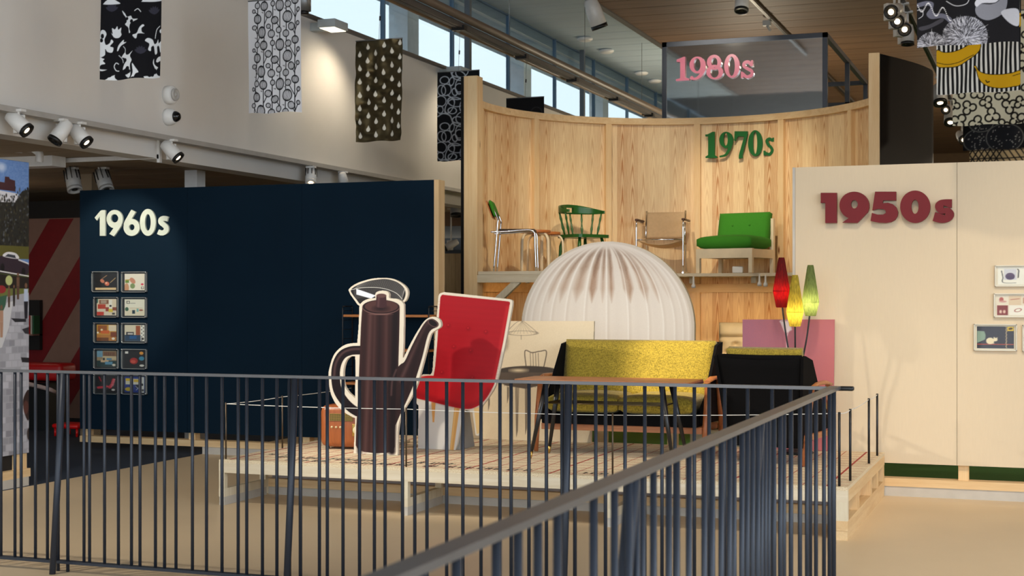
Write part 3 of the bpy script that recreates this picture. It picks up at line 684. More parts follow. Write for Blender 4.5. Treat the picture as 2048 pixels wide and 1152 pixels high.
G70 = [('1', [[[(325, 795), (340, 793), (370, 778), (382, 778), (382, 916), (397, 925), (397, 933), (328, 933), (328, 925), (343, 916), (343, 806), (328, 806)]]]),
 ('9', [ringloops(450, 826, 41, 48, 447, 823, 12, 38), [strk([(478, 822), (477, 850), (466, 885), (445, 915), (410, 925)], 26, 8)], [arc(447, 868, 9, 9, 0, 340, 17)]]),
 ('7', [[[(500, 775), (577, 775), (577, 792), (546, 918), (548, 932), (524, 938), (524, 918), (556, 806), (520, 806), (505, 832), (497, 832)]]]),
 ('0', [ringloops(622, 846, 43, 77, 621, 844, 12, 66)]),
 ('s', [[strk([(726, 832), (706, 820), (690, 832), (700, 856), (716, 872), (722, 892), (704, 912), (674, 900)], 17, 17)], [[(722, 814), (733, 812), (733, 838), (724, 838)]], [[(670, 890), (680, 890), (684, 918), (671, 918)]]])]
G80 = [('1', [[[(157, 352), (200, 335), (207, 335), (207, 457), (232, 464), (232, 474), (153, 479), (153, 468), (178, 462), (178, 366), (157, 366)]]]),
 ('9', [ringloops(281, 384, 48, 50, 278, 382, 20, 38), [strk([(316, 385), (314, 415), (298, 445), (272, 464), (240, 466)], 28, 10)], [arc(247, 460, 11, 11, 0, 340, 17)]]),
 ('8', [ringloops(379, 368, 43, 45, 380, 370, 18, 30), ringloops(382, 426, 50, 43, 381, 428, 24, 30)]),
 ('0', [ringloops(484, 390, 46, 71, 482, 391, 19, 57)]),
 ('s', [[strk([(602, 388), (582, 366), (558, 372), (556, 392), (580, 408), (600, 420), (600, 442), (572, 454), (544, 432)], 19, 19)], [[(596, 357), (607, 355), (607, 392), (599, 392)]], [[(537, 422), (546, 422), (551, 460), (537, 462)]]])]
sign('era_sign', 'raised white 1960s lettering on the navy wall', G60, (0, 300), 3.6, lambda u, v: atY(u, v, 11.978), .02, mat('white_sign_paint', (222, 228, 210), .5), (-8.5, 11.95, 2.2))
sign('era_sign', 'raised dark red 1950s lettering on the beige wall', G50, (1560, 300), 2.619, lambda u, v: atY(u, v, 11.215), .04, mat('dark_red_sign_paint', (112, 17, 25), .5, spec=.3), (-1.2, 11.2, 2.2))
sign('era_sign', 'raised green 1970s serif lettering on the curved pine wall', G70, (1300, 0), 2.954, lambda u, v: atY(u, v, 16.665), .035, mat('green_sign_paint', (4, 96, 30), .4, spec=.2), (-3.6, 16.5, 3.1))
sign('era_sign', 'glossy pink 1980s serif lettering on the mirror-faced box', G80, (1300, 0), 2.954, lambda u, v: atY(u, v, 17.972), .03, mat('pink_sign_gloss', (240, 138, 162), .15, coat=.5), (-4, 17.93, 4.3))

# ------------------------------------------------------------------ mirror-faced box frame
mbx = thing('mirror_box', 'square-framed box with a dark mirror front rising behind the curved pine wall', 'frame', (-3.5, 20, 0))
FR = mat('dark_steel_frame', (62, 66, 74), .4, .5); MIR = mat('mirror_film', (224, 228, 226), .03, 1., var=.03, bump=.008, bscale=3., stretch=(1, 1, 3))
bx0, bx1, by0, by1, bz = -4.61, -2.53, 18.0, 22.2, 4.75
part('mirror_front', B((bx0+.04, by0+.01, 2.6), (bx1-.04, by0+.02, bz-.05)), MIR, mbx)
for x in (bx0, bx1-.06):
    for y in (by0, 20.1, by1): part('upright', B((x, y, 0), (x+.06, y+.06, bz)), FR, mbx)
for y in (by0, by1): part('cross_bar', B((bx0, y, bz-.06), (bx1, y+.06, bz)), FR, mbx)
for x in (bx0, bx1-.06): part('side_bar', B((x, by0, bz-.06), (x+.06, by1, bz)), FR, mbx)
part('cross_bar', B((bx0, 20.1, 4.1), (bx1, 20.16, 4.16)), FR, mbx); part('cross_bar', B((bx0, by1, 3.6), (bx1, by1+.06, 3.75)), FR, mbx)
# ================================================================== FLAT CUT-OUT FIGURES AND BOARDS (printed boards 30 mm thick)
BOARD = mat('white_board', (214, 204, 186), .6, var=.02); EDGE = mat('board_edge', (206, 190, 156), .7)
def cutout(name, label, cat, Y, outline, holes, draw, box, step=1., depth=.03, bm=None, rough=.5, pm=None, base=None, group=None):
    p0 = atY((box[0]+box[2])/2, box[3], Y); t = thing(name, label, cat, base or (p0.x, Y, PT), group=group)
    zf = PT + .002 if Y < 11.5 else .002
    def f(u, v):
        p = atY(u, v, Y); p.z = max(p.z, zf); return p
    part('board', MB().prism([outline] + holes, f, (0, depth, 0)), bm or BOARD, t)
    c = Canvas(*box, step=step, bg=(216, 206, 188)); draw(c)
    g = lambda u, v: f(u, v) + Vector((0, -.0015, 0))
    c.emit('print', g, pm or PRINTG, t, clip=[p for p in outline], holes=holes)
    return t
# --- coffee pot
K, O = 2.881, (480, 540)
q = lambda pts: tr(pts, O, K)
pot_out = q(smooth([(781, 160), (779, 142), (790, 126), (820, 119), (848, 124), (859, 140), (861, 162), (900, 166), (930, 180), (944, 198)], 4, False) + [(944, 320), (942, 420), (938, 508)] +
    smooth([(946, 500), (980, 430), (1020, 358), (1060, 298), (1090, 275), (1120, 270), (1148, 284), (1159, 310), (1152, 332), (1112, 358), (1094, 390), (1060, 520), (1022, 655), (985, 738), (945, 805), (918, 872), (908, 940)], 4, False) +
    [(908, 1081), (655, 1077), (660, 960), (664, 880), (664, 852)] + smooth([(655, 850), (602, 820), (552, 770), (522, 705), (510, 620), (516, 565), (540, 492), (580, 447), (622, 426), (676, 420)], 4, False) +
    [(684, 330), (689, 210)] + smooth([(691, 200), (710, 180), (742, 166), (778, 162)], 3, False))
pot_hole = q(smooth([(665, 497), (637, 499), (613, 520), (599, 560), (595, 612), (602, 665), (624, 702), (650, 727), (663, 740)], 4, False) + [(666, 620)])
def pot_draw(c):
    BR, LT, DK, MD = (52, 30, 30), (116, 84, 80), (24, 14, 18), (42, 25, 26)
    L = lambda pts, w_, col, op=1, soft=0: c.line(q(pts), w_/K, col, op, soft/K)
    L(smooth([(692, 462), (640, 465), (590, 488), (560, 540), (551, 610), (562, 690), (598, 752), (640, 795), (676, 818)], 4, False), 50, DK)
    L(smooth([(690, 455), (640, 458), (588, 482), (552, 540), (543, 610)], 4, False), 12, LT, .55, 10)
    c.poly(q(smooth([(1098, 282), (1070, 300), (1030, 362), (985, 450), (950, 525), (922, 547), (880, 600), (850, 700), (860, 860), (890, 900), (925, 830), (975, 722), (1008, 640), (1050, 505), (1080, 385), (1103, 345), (1140, 326), (1143, 305), (1120, 285)], 4)), MD)
    L(smooth([(1085, 300), (1050, 360), (1005, 460), (960, 560), (925, 640)], 4, False), 16, LT, .45, 16)
    L(smooth([(1075, 330), (1035, 430), (1000, 560), (965, 680), (915, 780)], 4, False), 34, DK, .45, 26)
    c.ell(*q([(1112, 306)])[0], 32/K, 19/K, DK, 30); c.ell(*q([(1112, 306)])[0], 30/K, 17/K, LT, 30, .7, 0, 1.2)
    body = q([(705, 215), (697, 330), (688, 560), (680, 760), (670, 900), (667, 1010), (680, 1034), (715, 1048), (780, 1056), (845, 1054), (880, 1042), (893, 1020), (893, 920), (905, 760), (912, 620), (914, 500), (918, 380), (921, 215)])
    c.poly(body, BR)
    for x0, x1, w_, col, op in ((722, 690, 34, MD, .55), (752, 722, 24, LT, .28), (778, 758, 10, LT, .22), (806, 790, 34, DK, .35), (842, 832, 12, LT, .25), (866, 852, 26, MD, .5), (896, 876, 40, DK, .8), (850, 842, 5, LT, .2)):
        L([(x0, 250), (x1, 1045)], w_, col, op, 12)
    L(smooth([(872, 620), (858, 700), (866, 800)], 5, False), 22, DK, .6, 16); L(smooth([(900, 575), (878, 640), (872, 720)], 5, False), 8, LT, .6, 8)
    c.ell(*q([(813, 214)])[0], 108/K, 42/K, LT); c.ell(*q([(813, 212)])[0], 105/K, 40/K, DK); c.ell(*q([(815, 210)])[0], 96/K, 36/K, (74, 47, 45))
    c.ell(*q([(812, 222)])[0], 50/K, 18/K, DK, 0, .5, 10/K)
    c.poly(q([(786, 150), (783, 210), (800, 219), (826, 219), (846, 208), (843, 150)]), (58, 34, 38)); L([(800, 160), (797, 208)], 12, LT, .4, 8)
    c.ell(*q([(815, 148)])[0], 29/K, 12/K, (90, 62, 60)); c.ell(*q([(812, 255)])[0], 70/K, 5/K, LT, 0, .5)
pot = cutout('coffee_pot_cutout', 'giant flat printed cut-out of a dark brown coffee pot with a white border', 'cutout', 9.78, pot_out, [pot_hole], pot_draw, (655, 578, 886, 920), .75)
p_ = atY(752, 905, 9.78)
part('support', MB().prism([[(0, 0), (.26, 0), (0, .8)]], lambda a, b: (p_.x-.02, 9.812+a, PT+.002+b), (.03, 0, 0)), BOARD, pot)
# --- red chair
K2, O2 = 3.031, (800, 560); q2 = lambda pts: tr(pts, O2, K2)
ch_out = q2(smooth([(232, 110), (240, 84), (268, 74)], 4, False) + smooth([(660, 116), (680, 126), (680, 158)], 4, False) + smooth([(640, 380), (588, 612), (552, 690), (515, 742), (498, 765), (492, 790)], 4, False) +
    smooth([(486, 930), (474, 944), (458, 938)], 3, False) + [(440, 800), (400, 786), (385, 800), (345, 1000), (332, 1042), (300, 1040), (110, 1046), (112, 760), (94, 742)] + smooth([(86, 720), (100, 640), (120, 590), (140, 572)], 4, False) + smooth([(182, 574), (196, 552), (203, 470), (222, 240)], 4, False))
def ch_draw(c):
    R1, R2, R3 = (158, 15, 28), (124, 9, 22), (184, 32, 40)
    c.rect(*q2([(96, 735)])[0], *q2([(300, 1048)])[0], (214, 208, 200))
    c.poly(q2([(345, 790), (385, 795), (340, 1042), (330, 1042)]), (208, 202, 196))
    c.poly(q2([(330, 770), (362, 775), (325, 1034), (302, 1034)]), (214, 160, 92)); c.line(q2([(338, 780), (308, 1030)]), 6/K2, (240, 200, 130), .7, 2)
    c.poly(q2([(190, 740), (216, 745), (208, 862), (198, 862)]), (222, 160, 90))
    c.poly(q2([(448, 775), (480, 770), (484, 925), (466, 936)]), (226, 190, 130))
    back = q2(smooth([(245, 105), (256, 90), (275, 91)], 4, False) + smooth([(640, 128), (666, 134), (664, 156)], 4, False) + [(625, 380), (576, 606), (545, 640), (200, 605)] + smooth([(214, 520), (226, 380), (236, 230)], 4, False))
    c.poly(back, R1)
    for i in range(26): c.line(q2([(230+i*2, 130+i*18), (640-i*2, 160+i*18)]), 2.2/K2, R2 if i % 2 else R3, .16, 1)
    seat = q2(smooth([(128, 592), (200, 580), (300, 600), (450, 606), (572, 604), (545, 682), (505, 738), (455, 772), (400, 782), (300, 765), (180, 735), (96, 712), (98, 660)], 5))
    c.poly(seat, (178, 20, 30)); c.line(q2(smooth([(130, 590), (220, 602), (350, 612), (480, 610), (570, 604)], 4, False)), 14/K2, (206, 54, 54), .7, 4)
    c.line(q2(smooth([(100, 690), (250, 735), (390, 765), (480, 740), (540, 670)], 4, False)), 30/K2, R2, .45, 8)
    for x, y in ((295, 275), (415, 293), (522, 315), (328, 405), (430, 428), (255, 560), (440, 592)):
        c.ell(*q2([(x, y+2)])[0], 13/K2, 13/K2, R2, 0, .6, 4); c.ell(*q2([(x-2, y-2)])[0], 5/K2, 5/K2, R3, 0, .7)
    c.line(q2([(652, 165), (572, 596)]), 16/K2, (206, 54, 54), .5, 5)
chc = cutout('chair_cutout', 'giant flat printed cut-out of a red buttoned chair with wooden legs', 'cutout', 10.26, ch_out, [], ch_draw, (826, 580, 1030, 910), .85)
p_ = atY(905, 903, 10.26)
part('support', MB().prism([[(0, 0), (.3, 0), (0, .8)]], lambda a, b: (p_.x+.02, 10.292+a, PT+.002+b), (.03, 0, 0)), mat('grey_board', (150, 146, 140), .7), chc)
# --- leaf dish
K3, O3 = 4.8, (680, 540); q3 = lambda pts: tr(pts, O3, K3)
leaf_core = [(105, 195), (150, 155), (260, 112), (360, 92), (450, 88), (540, 112), (605, 160), (630, 215), (620, 270), (590, 305), (520, 330), (400, 345), (280, 345), (200, 330), (160, 285), (125, 240)]
leaf_out = q3(smooth([(82, 192), (110, 160), (180, 120), (300, 85), (400, 76), (500, 84), (590, 125), (645, 180), (652, 240), (630, 295), (590, 318)], 4, False) + [(590, 420), (300, 420)] + smooth([(250, 360), (180, 340), (140, 290), (100, 235)], 4, False))
def leaf_draw(c):
    c.poly(q3(smooth(leaf_core, 4)), (30, 28, 31))
    mid = [(110, 190), (200, 172), (330, 168), (440, 182), (540, 222), (598, 280)]
    up = [(120, 185), (200, 138), (300, 108), (420, 92), (540, 114), (624, 180)]
    M_ = smooth(mid, 12, False); U_ = smooth(up, 12, False)
    for i in range(4, len(M_)):
        a = M_[i]; b = U_[min(len(U_)-1, i+4)]; c.line(q3([a, b]), 3/K3, (206, 204, 196), .5)
        c.line(q3([a, (a[0]+18, a[1]+95)]), 2.6/K3, (196, 194, 188), .42)
    c.line(q3(M_), 4.5/K3, (220, 218, 210))
    c.poly(q3([(157, 180), (230, 205), (345, 245), (300, 275), (158, 235)]), (216, 222, 232))
lf = cutout('leaf_dish_cutout', 'flat printed cut-out of a black leaf-shaped dish with white veins, behind the coffee pot lid', 'cutout', 10.5, leaf_out, [], leaf_draw, (696, 554, 818, 628), .6)
p_ = atY(765, 620, 10.5)
part('support', B((p_.x-.05, 10.53, PT+.002), (p_.x+.05, 10.56, p_.z+.1)), BOARD, lf)
part('foot', B((p_.x-.15, 10.45, PT+.002), (p_.x+.15, 10.7, PT+.02)), BOARD, lf)
# --- great dome lampshade
def dome_pt(a): return (1216 + 173*math.cos(a), 655 - 172*math.sin(a))
dome_out = [dome_pt(PI*i/64) for i in range(65)][::-1] + [(1388, 760), (1372, 840), (1066, 840), (1046, 760)]
def dome_draw(c):
    c.poly(dome_out, (198, 186, 170)); ins = [(1216 + 167*math.cos(PI*i/64), 657 - 165*math.sin(PI*i/64)) for i in range(65)][::-1] + [(1382, 770), (1366, 962), (1072, 962), (1052, 770)]
    c.poly(ins, (226, 216, 204))
    mer = lambda k: [(1213 + k*168*math.sin(p), 657 - 168*math.cos(p)) for p in np.linspace(0.02, PI/2, 26)] + [(1213 + k*168, 780), (1213 + k*164, 960)]
    ks = [-.97, -.9, -.8, -.67, -.5, -.27, 0., .26, .5, .68, .81, .91, .98]
    for a, b, op in ((-.8, -.67, .5), (-.67, -.5, .55), (-.5, -.27, .45), (-.27, -.1, .9), (-.1, 0, .5), (0, .13, .7), (.2, .4, .8), (.42, .6, .7), (.6, .72, .5), (.75, .88, .35), (-.92, -.82, .3)):
        for f_, col, lim in ((1., (164, 128, 102), 16), (.6, (130, 92, 66), 11), (.3, (92, 60, 42), 7)):
            A = mer(a + (b-a)*.15)[2:2+lim]; D = mer(b - (b-a)*.15)[2:2+lim]; tip = mer((a+b)/2)[min(25, 4+lim)]
            c.poly(A + [tip] + D[::-1], col, op*.7, 3)
    for i, k in enumerate(ks):
        P = mer(k)
        c.line([(x+3.5, y) for x, y in P], 5, (204, 190, 176), .5, 4); c.line(P, 2.6, (242, 236, 228), .75, 1.5)
    for i in range(len(ks)-1):
        kk = (ks[i]+ks[i+1])/2; c.line(mer(kk), 10, (216, 205, 194), .35, 12)
    c.speck((206, 194, 180), .22, 3, 0, 1)
dm = cutout('lampshade_cutout', 'giant round-topped cut-out of a pale pleated lampshade standing behind the sofa', 'cutout', 11.9, dome_out, [], dome_draw, (1042, 481, 1391, 700), 1., depth=.05, bm=EDGE, pm=PRINT, base=(-3.53, 11.9, 0))
# hidden lower part reaches the floor
zb = atY(1216, 840, 11.9).z
for u in (1204, 1345): x_ = atY(u, 840, 11.9).x; part('leg', B((x_-.04, 11.88, .003), (x_+.04, 11.96, zb+.02)), PINE, dm)
part('foot', B((-4.0, 11.8, .003), (-2.95, 12.1, .03)), EDGE, dm)
# --- pencil sketch board
def sk_draw(c):
    c.c[:] = (226, 208, 176); c.speck((212, 192, 158), .25, 5, 0, 2)
    P = (84, 70, 58); L = lambda pts, w_=3., op=.8: c.line(q2(pts), w_/K2*1.2, P, op)
    L(smooth([(650, 312), (700, 262), (740, 248), (790, 282), (832, 318)], 5, False), 2.4, .6)
    c.ell(*q2([(742, 322)])[0], 90/K2, 14/K2, P, 0, .6, 0, .8)
    for x in (670, 690, 712, 730, 752, 775, 798, 815): L([(740, 250), (x, 325)], 1.6, .4)
    L([(735, 335), (735, 360)], 2)
    L(smooth([(765, 525), (758, 430), (800, 440), (850, 432), (888, 434), (872, 528)], 6, False), 5)
    for x in (790, 806, 822, 838): L([(x, 444), (x+3, 526)], 3.2, .7)
    c.ell(*q2([(775, 555)])[0], 190/K2, 34/K2, (62, 52, 44)); c.poly(q2([(585, 560), (965, 560), (960, 612), (850, 640), (760, 660), (640, 640), (590, 612)]), (84, 70, 58), .75)
    for i in range(22): L([(590+i*17, 560+(i % 3)*6), (600+i*17, 628+(i*7 % 23))], 3, .55)
    c.ell(*q2([(720, 548)])[0], 55/K2, 12/K2, (206, 186, 150), 0, .8, 3)
    for x, y0, y1, w0 in ((655, 650, 745, 9), (710, 645, 950, 22), (765, 655, 935, 12), (540, 700, 790, 8)):
        for j in range(7): L([(x-w0/2+j*w0/6, y0), (x-4+j*1.2, y1-j*6)], 2.4, .6)
sk = cutout('sketch_board', 'upright cream board with a pencil sketch of lamp, chair and round table', 'board', 11.15, [(930, 642), (1188, 642.5), (1182, 890), (932, 879)], [], sk_draw, (929, 641, 1189, 892), 1., pm=PRINT, bm=mat('cream_board', (228, 212, 182), .7))
part('support', MB().prism([[(0, 0), (.09, 0), (0, .7)]], lambda a, b: (-4.0, 11.182+a*.6, PT+.002+b), (.03, 0, 0)), BOARD, sk)
# --- pink board
def pk_draw(c):
    c.c[:] = (196, 112, 122)
    t_ = np.clip((c.X-1485)/185 + (c.Y-640)/500*.3, 0, 1)[..., None]; c.c[:] = np.array((152, 94, 114))*(1-t_) + np.array((186, 104, 106))*t_
    c.speck((184, 100, 112), .2, 8, 0, 2)
    G = (224, 206, 206)
    c.poly([(1560, 642), (1580, 640), (1585, 660), (1572, 668)], G, .4); c.line(smooth([(1561, 643), (1568, 660), (1573, 672), (1574, 700), (1577, 760)], 5, False), 2.2, G, .8)
    c.line(smooth([(1583, 642), (1578, 660), (1574, 672)], 5, False), 1.5, G, .8); c.ell(1572, 643, 11, 3.5, G, 0, .8, 0, 1.2)
pk = cutout('pink_board', 'dusty pink upright board with a faint glass goblet, behind the armchair', 'board', 11.19, [(1485, 639), (1669, 639), (1666, 911), (1487, 908)], [], pk_draw, (1484, 638, 1670, 912), 1.2, depth=.02, pm=PRINT, bm=mat('dusty_pink_board', (190, 110, 118), .7))

# ================================================================== HANGING FABRIC BANNERS
def banner(Y, X, W, z0, z1, draw, label, group, sway=.0, px=1.0, pm=None, hangz=4.638, seed=0, crumple=0.):
    t = thing('fabric_banner', label, 'banner', (X, Y, z0), group=group)
    n_u = int(W*190*px); c = Canvas(0, 0, 1, (z1-z0)/W, 1./n_u, (255, 255, 255)); draw(c)
    rg = random.Random(seed); ph = rg.random()*6
    def warp(vs):
        s = (vs[:, 0]-X)/W; h = (z1-vs[:, 2])/(z1-z0)
        vs[:, 1] += .022*h*np.sin(s*5+ph) + .012*np.sin(s*11+ph*2+h*3)*h
        vs[:, 0] += sway*h*h*(1 if sway else 0) - .012*h*(s)*np.sin(h*2); vs[:, 2] += .006*np.sin(s*9+ph)*h
        if crumple:
            for i in range(14):
                a = rg.uniform(0, PI); f_ = rg.uniform(9, 34); vs[:, 1] += crumple/f_*np.sin(f_*(s*math.cos(a)+h*1.9*math.sin(a)) + rg.uniform(0, 6) + 1.5*np.sin(4*s+3*h+i))
        return vs
    c.emit('cloth', lambda a, b: (X-W/2+a*W, Y, z1-b*W), pm or CLOTH, t, warp=warp)
    part('top_rod', MB().tube([(X-W/2, Y, z1+.002), (X+W/2, Y, z1+.002)], .006, 6), GREYM, t)
    part('wire', MB().tube([(X, Y, z1), (X+.02, Y, hangz)], .0022, 5), GREYM, t)
    part('wire_lock', MB().tube([(X+.011, Y, z1+.2), (X+.013, Y, z1+.245)], .009, 8), BLACKP, t)
    return t
def bl(c, S, pts, col, k=5): c.poly([(x/S[0]-S[1], y/S[0]-S[2]) for x, y in smooth(pts, k)], col)
WHT = (232, 236, 240); INK = (24, 24, 28)
def d_blobs(c):
    c.c[:] = INK; h = c.v1
    s0 = (905., .11, -.78)                       # crop units -> banner units, lower half traced, upper half repeats
    S = (905., .105, 1.145-h)
    for dy in (0, -1010):
        f = lambda P, col=WHT: bl(c, S, [(x, y+dy) for x, y in P], col)
        f([(250, 430), (268, 440), (262, 370), (300, 385), (330, 345), (345, 390), (385, 365), (380, 420), (388, 460), (350, 495), (290, 490)])
        f([(90, 480), (110, 400), (160, 400), (188, 450), (160, 520), (180, 585), (230, 560), (250, 515), (278, 545), (235, 600), (278, 620), (260, 680), (200, 675), (170, 640), (165, 720), (85, 730)])
        c.ell((128-95)/S[0], (475+dy)/S[0]-S[2], 24/S[0], 30/S[0], INK); c.ell(20/S[0], (530+dy)/S[0]-S[2], 24/S[0], 26/S[0], INK)
        f([(325, 655), (345, 590), (400, 535), (425, 530), (420, 555), (460, 562), (380, 600), (340, 660)])
        f([(400, 150), (440, 190), (470, 235), (530, 230), (560, 270), (640, 280), (575, 305), (520, 330), (505, 390), (520, 440), (500, 445), (490, 380), (440, 330), (465, 300), (450, 240), (420, 200)])
        f([(555, 480), (620, 460), (660, 390), (710, 352), (735, 370), (695, 400), (700, 450), (735, 470), (640, 470), (620, 520), (600, 530)])
        f([(740, 560), (780, 525), (850, 545), (880, 600), (920, 590), (945, 550), (960, 600), (1000, 580), (1010, 680), (990, 720), (965, 640), (930, 640), (930, 720), (890, 730), (870, 630), (830, 640), (820, 690), (780, 670), (800, 600)])
        f([(970, 440), (1000, 422), (1035, 430), (1035, 470), (985, 472)])
        f([(90, 760), (110, 750), (130, 760), (160, 770), (140, 795), (170, 830), (110, 850), (95, 900), (190, 905), (90, 920)])
        f([(390, 745), (440, 690), (460, 720), (500, 720), (560, 682), (520, 740), (545, 800), (520, 860), (530, 980), (500, 1025), (450, 980), (490, 970), (460, 900), (410, 910), (425, 850), (455, 800), (430, 760)])
        f([(550, 840), (600, 900), (640, 960), (600, 980), (560, 1040), (525, 1040), (560, 960)])
        f([(850, 840), (870, 790), (880, 860), (970, 920), (930, 970), (880, 900)]); f([(910, 820), (950, 775), (1040, 780), (1040, 880), (1000, 830), (940, 840)])
        f([(150, 1050), (230, 990), (330, 960), (300, 1010), (370, 1060), (350, 1075), (150, 1075)]); f([(680, 1030), (740, 1010), (830, 1010), (900, 970), (960, 1010), (1040, 1030), (1040, 1075), (700, 1075)])
        for x, y, r in ((110, 970, 40), (160, 985, 46), (215, 960, 40), (95, 1030, 30), (330, 985, 40), (380, 1010, 40), (420, 1030, 36), (470, 1050, 32), (560, 1055, 40), (620, 1025, 34), (700, 960, 36), (740, 975, 34), (790, 985, 34), (840, 980, 34), (890, 950, 34), (960, 950, 40), (1010, 970, 40), (1030, 1010, 30), (680, 1040, 34), (250, 945, 30), (540, 300, 24), (470, 260, 20), (560, 350, 34), (610, 560, 30), (480, 900, 28), (500, 940, 26), (440, 790, 26)): c.ell(x/S[0]-S[1], (y+dy)/S[0]-S[2], r/S[0], r/S[0], INK)
        for P, w0 in (([(590, 170), (640, 150), (685, 190)], 12), ([(975, 385), (925, 420), (905, 480), (895, 530)], 12), ([(345, 830), (310, 815), (285, 860), (310, 910), (350, 920)], 12), ([(415, 610), (445, 650), (440, 700)], 9), ([(350, 720), (400, 770), (415, 820)], 9)):
            c.line([(x/S[0]-S[1], (y+dy)/S[0]-S[2]) for x, y in smooth(P, 5, False)], w0/S[0], WHT)
        for x, y in ((260, 150), (885, 220), (675, 720)):
            for a in range(-60, 61, 24):
                q_ = math.radians(a - 90); c.ell(x/S[0]-S[1]+.05*math.cos(q_), (y+dy)/S[0]-S[2]+.05*math.sin(q_), .055, .02, (58, 58, 70), math.degrees(q_))
def d_stems(c):
    c.c[:] = (226, 228, 234); h = c.v1; k = 580.; ox, oy = 45., 1110. - h*k
    T = lambda x, y: ((x-ox)/k, (y-oy)/k)
    for per in (0, -383, -766, -1149):
        pass
    def bulb(x, y, rx, ry, rot=0, n=6):
        cx_, cy_ = T(x, y); c.ell(cx_, cy_, rx/k, ry/k, (226, 228, 234), rot); c.ell(cx_, cy_, rx/k, ry/k, INK, rot, 1, 0, 6.5/k)
        for j in range(-n//2+1, n//2+1):
            f_ = (j-.5)/(n/2.); qq = math.radians(rot); P = []
            for tt in np.linspace(-1, 1, 9):
                lx = f_*rx*math.sqrt(max(0, 1-tt*tt)); ly = ry*tt*.97; P.append(T(x+lx*math.cos(qq)-ly*math.sin(qq), y+lx*math.sin(qq)+ly*math.cos(qq)))
            c.line(P, (4.2 if rx > 34 else 2.5)/k, INK)
    stems = [(150, 125), (228, 228), (318, 312), (393, 393), (462, 458), (560, 555)]
    for x, xb in stems: c.line([T(x+6, -400), T(x, 550), T(xb, 1150)], 9/k, INK)
    for dy in (766, 383, 0, -383, -766):
        for a, b in (((113, 112), (148, 140)), ((118, 275), (155, 350)), ((275, 150), (232, 240)), ((275, 265), (312, 310)), ((340, 205), (392, 280)), ((485, 60), (562, 190)), ((595, 120), (562, 200)), ((520, 280), (558, 350)), ((590, 250), (558, 330)), ((200, 320), (158, 405))):
            c.line([T(a[0], a[1]+dy), T(b[0], b[1]+dy)], 7.5/k, INK)
        for b in ((150, 58, 26, 30), (152, 190, 38, 45), (225, 67, 38, 45), (320, 47, 22, 26), (395, 67, 42, 57), (485, 60, 32, 32, -20), (478, 183, 50, 57, 10), (562, 28, 36, 38), (110, 112, 17, 18), (117, 273, 25, 22), (202, 322, 40, 56), (275, 150, 32, 34, 25), (342, 210, 37, 37, -25), (275, 265, 22, 22), (307, 340, 34, 38), (384, 307, 26, 29), (460, 345, 32, 34), (520, 280, 33, 38, -15), (594, 120, 16, 22, 15), (590, 250, 17, 20)): bulb(b[0], b[1]+dy, b[2], b[3], b[4] if len(b) > 4 else 0, 4 if b[2] < 28 else 6)
        for x, y in ((340, 112), (205, 132), (130, 380), (435, 280), (365, 370), (450, 105)): c.poly([T(x-15, y+dy-8), T(x+12, y+dy-10), T(x+10, y+dy+8), T(x, y+dy)], (120, 120, 126))
def d_drops(c):
    c.c[:] = (22, 19, 13)
    x0, y0, wd = 662., 232., 312.; T = lambda x, y: ((x-x0)/wd, (y-y0)/wd)
    for col, (x, ys_) in enumerate(((690, [312, 395, 476, 558, 638, 720, 803]), (744, [268, 352, 434, 518, 600, 683, 764]), (795, [308, 390, 473, 558, 640, 722, 804]), (849, [262, 346, 428, 512, 596, 679, 762]), (903, [300, 384, 467, 552, 634, 717, 797]), (955, [252, 338, 420, 504, 586, 670, 752]))):
        for y in ys_:
            P = arc(x, y+6, 12, 13, -25, 205, 12) + [(x-6, y-8), (x, y-21), (x+6, y-8)]; c.poly([T(*p) for p in P], (232, 230, 220))
def d_rings(c):
    c.c[:] = (22, 24, 28); k = 590.; T = lambda x, y: ((x-50)/k, (y-35)/k); G = (176, 184, 194)
    for dy in (0, 600, -600):
        for dx in (0, 560):
            for x, y, rx, ry, r_ in ((150, 140, 62, 48, 0), (250, 160, 32, 55, 15), (360, 230, 60, 100, 5), (355, 250, 58, 55, 0), (110, 270, 55, 68, -10), (175, 265, 66, 75, 15), (290, 300, 34, 48, -20), (100, 410, 70, 68, 0), (300, 430, 110, 60, 15), (255, 540, 60, 40, 10), (395, 640, 90, 72, -20), (90, 520, 40, 48, 0), (350, 90, 100, 60, 20), (220, 480, 50, 100, 30), (430, 470, 60, 95, 25)):
                c.ell((x+dx-50)/k, (y+dy-35)/k, rx/k, ry/k, G, r_, 1, 0, 12/k)
            c.line([T(x+dx, y+dy) for x, y in smooth([(190, 330), (260, 380), (340, 400), (430, 370)], 5, False)], 16/k, G); c.line([T(x+dx, y+dy) for x, y in smooth([(60, 610), (130, 570), (220, 600), (270, 690), (400, 720)], 5, False)], 16/k, G)
def d_dark(c):
    c.c[:] = (26, 26, 28)
    for x, y, r in ((.2, .5, .2), (.6, 1.0, .25), (.3, 1.4, .2), (.8, .4, .15)): c.ell(x, y, r, r, (70, 70, 72), 0, 1, 0, .012)
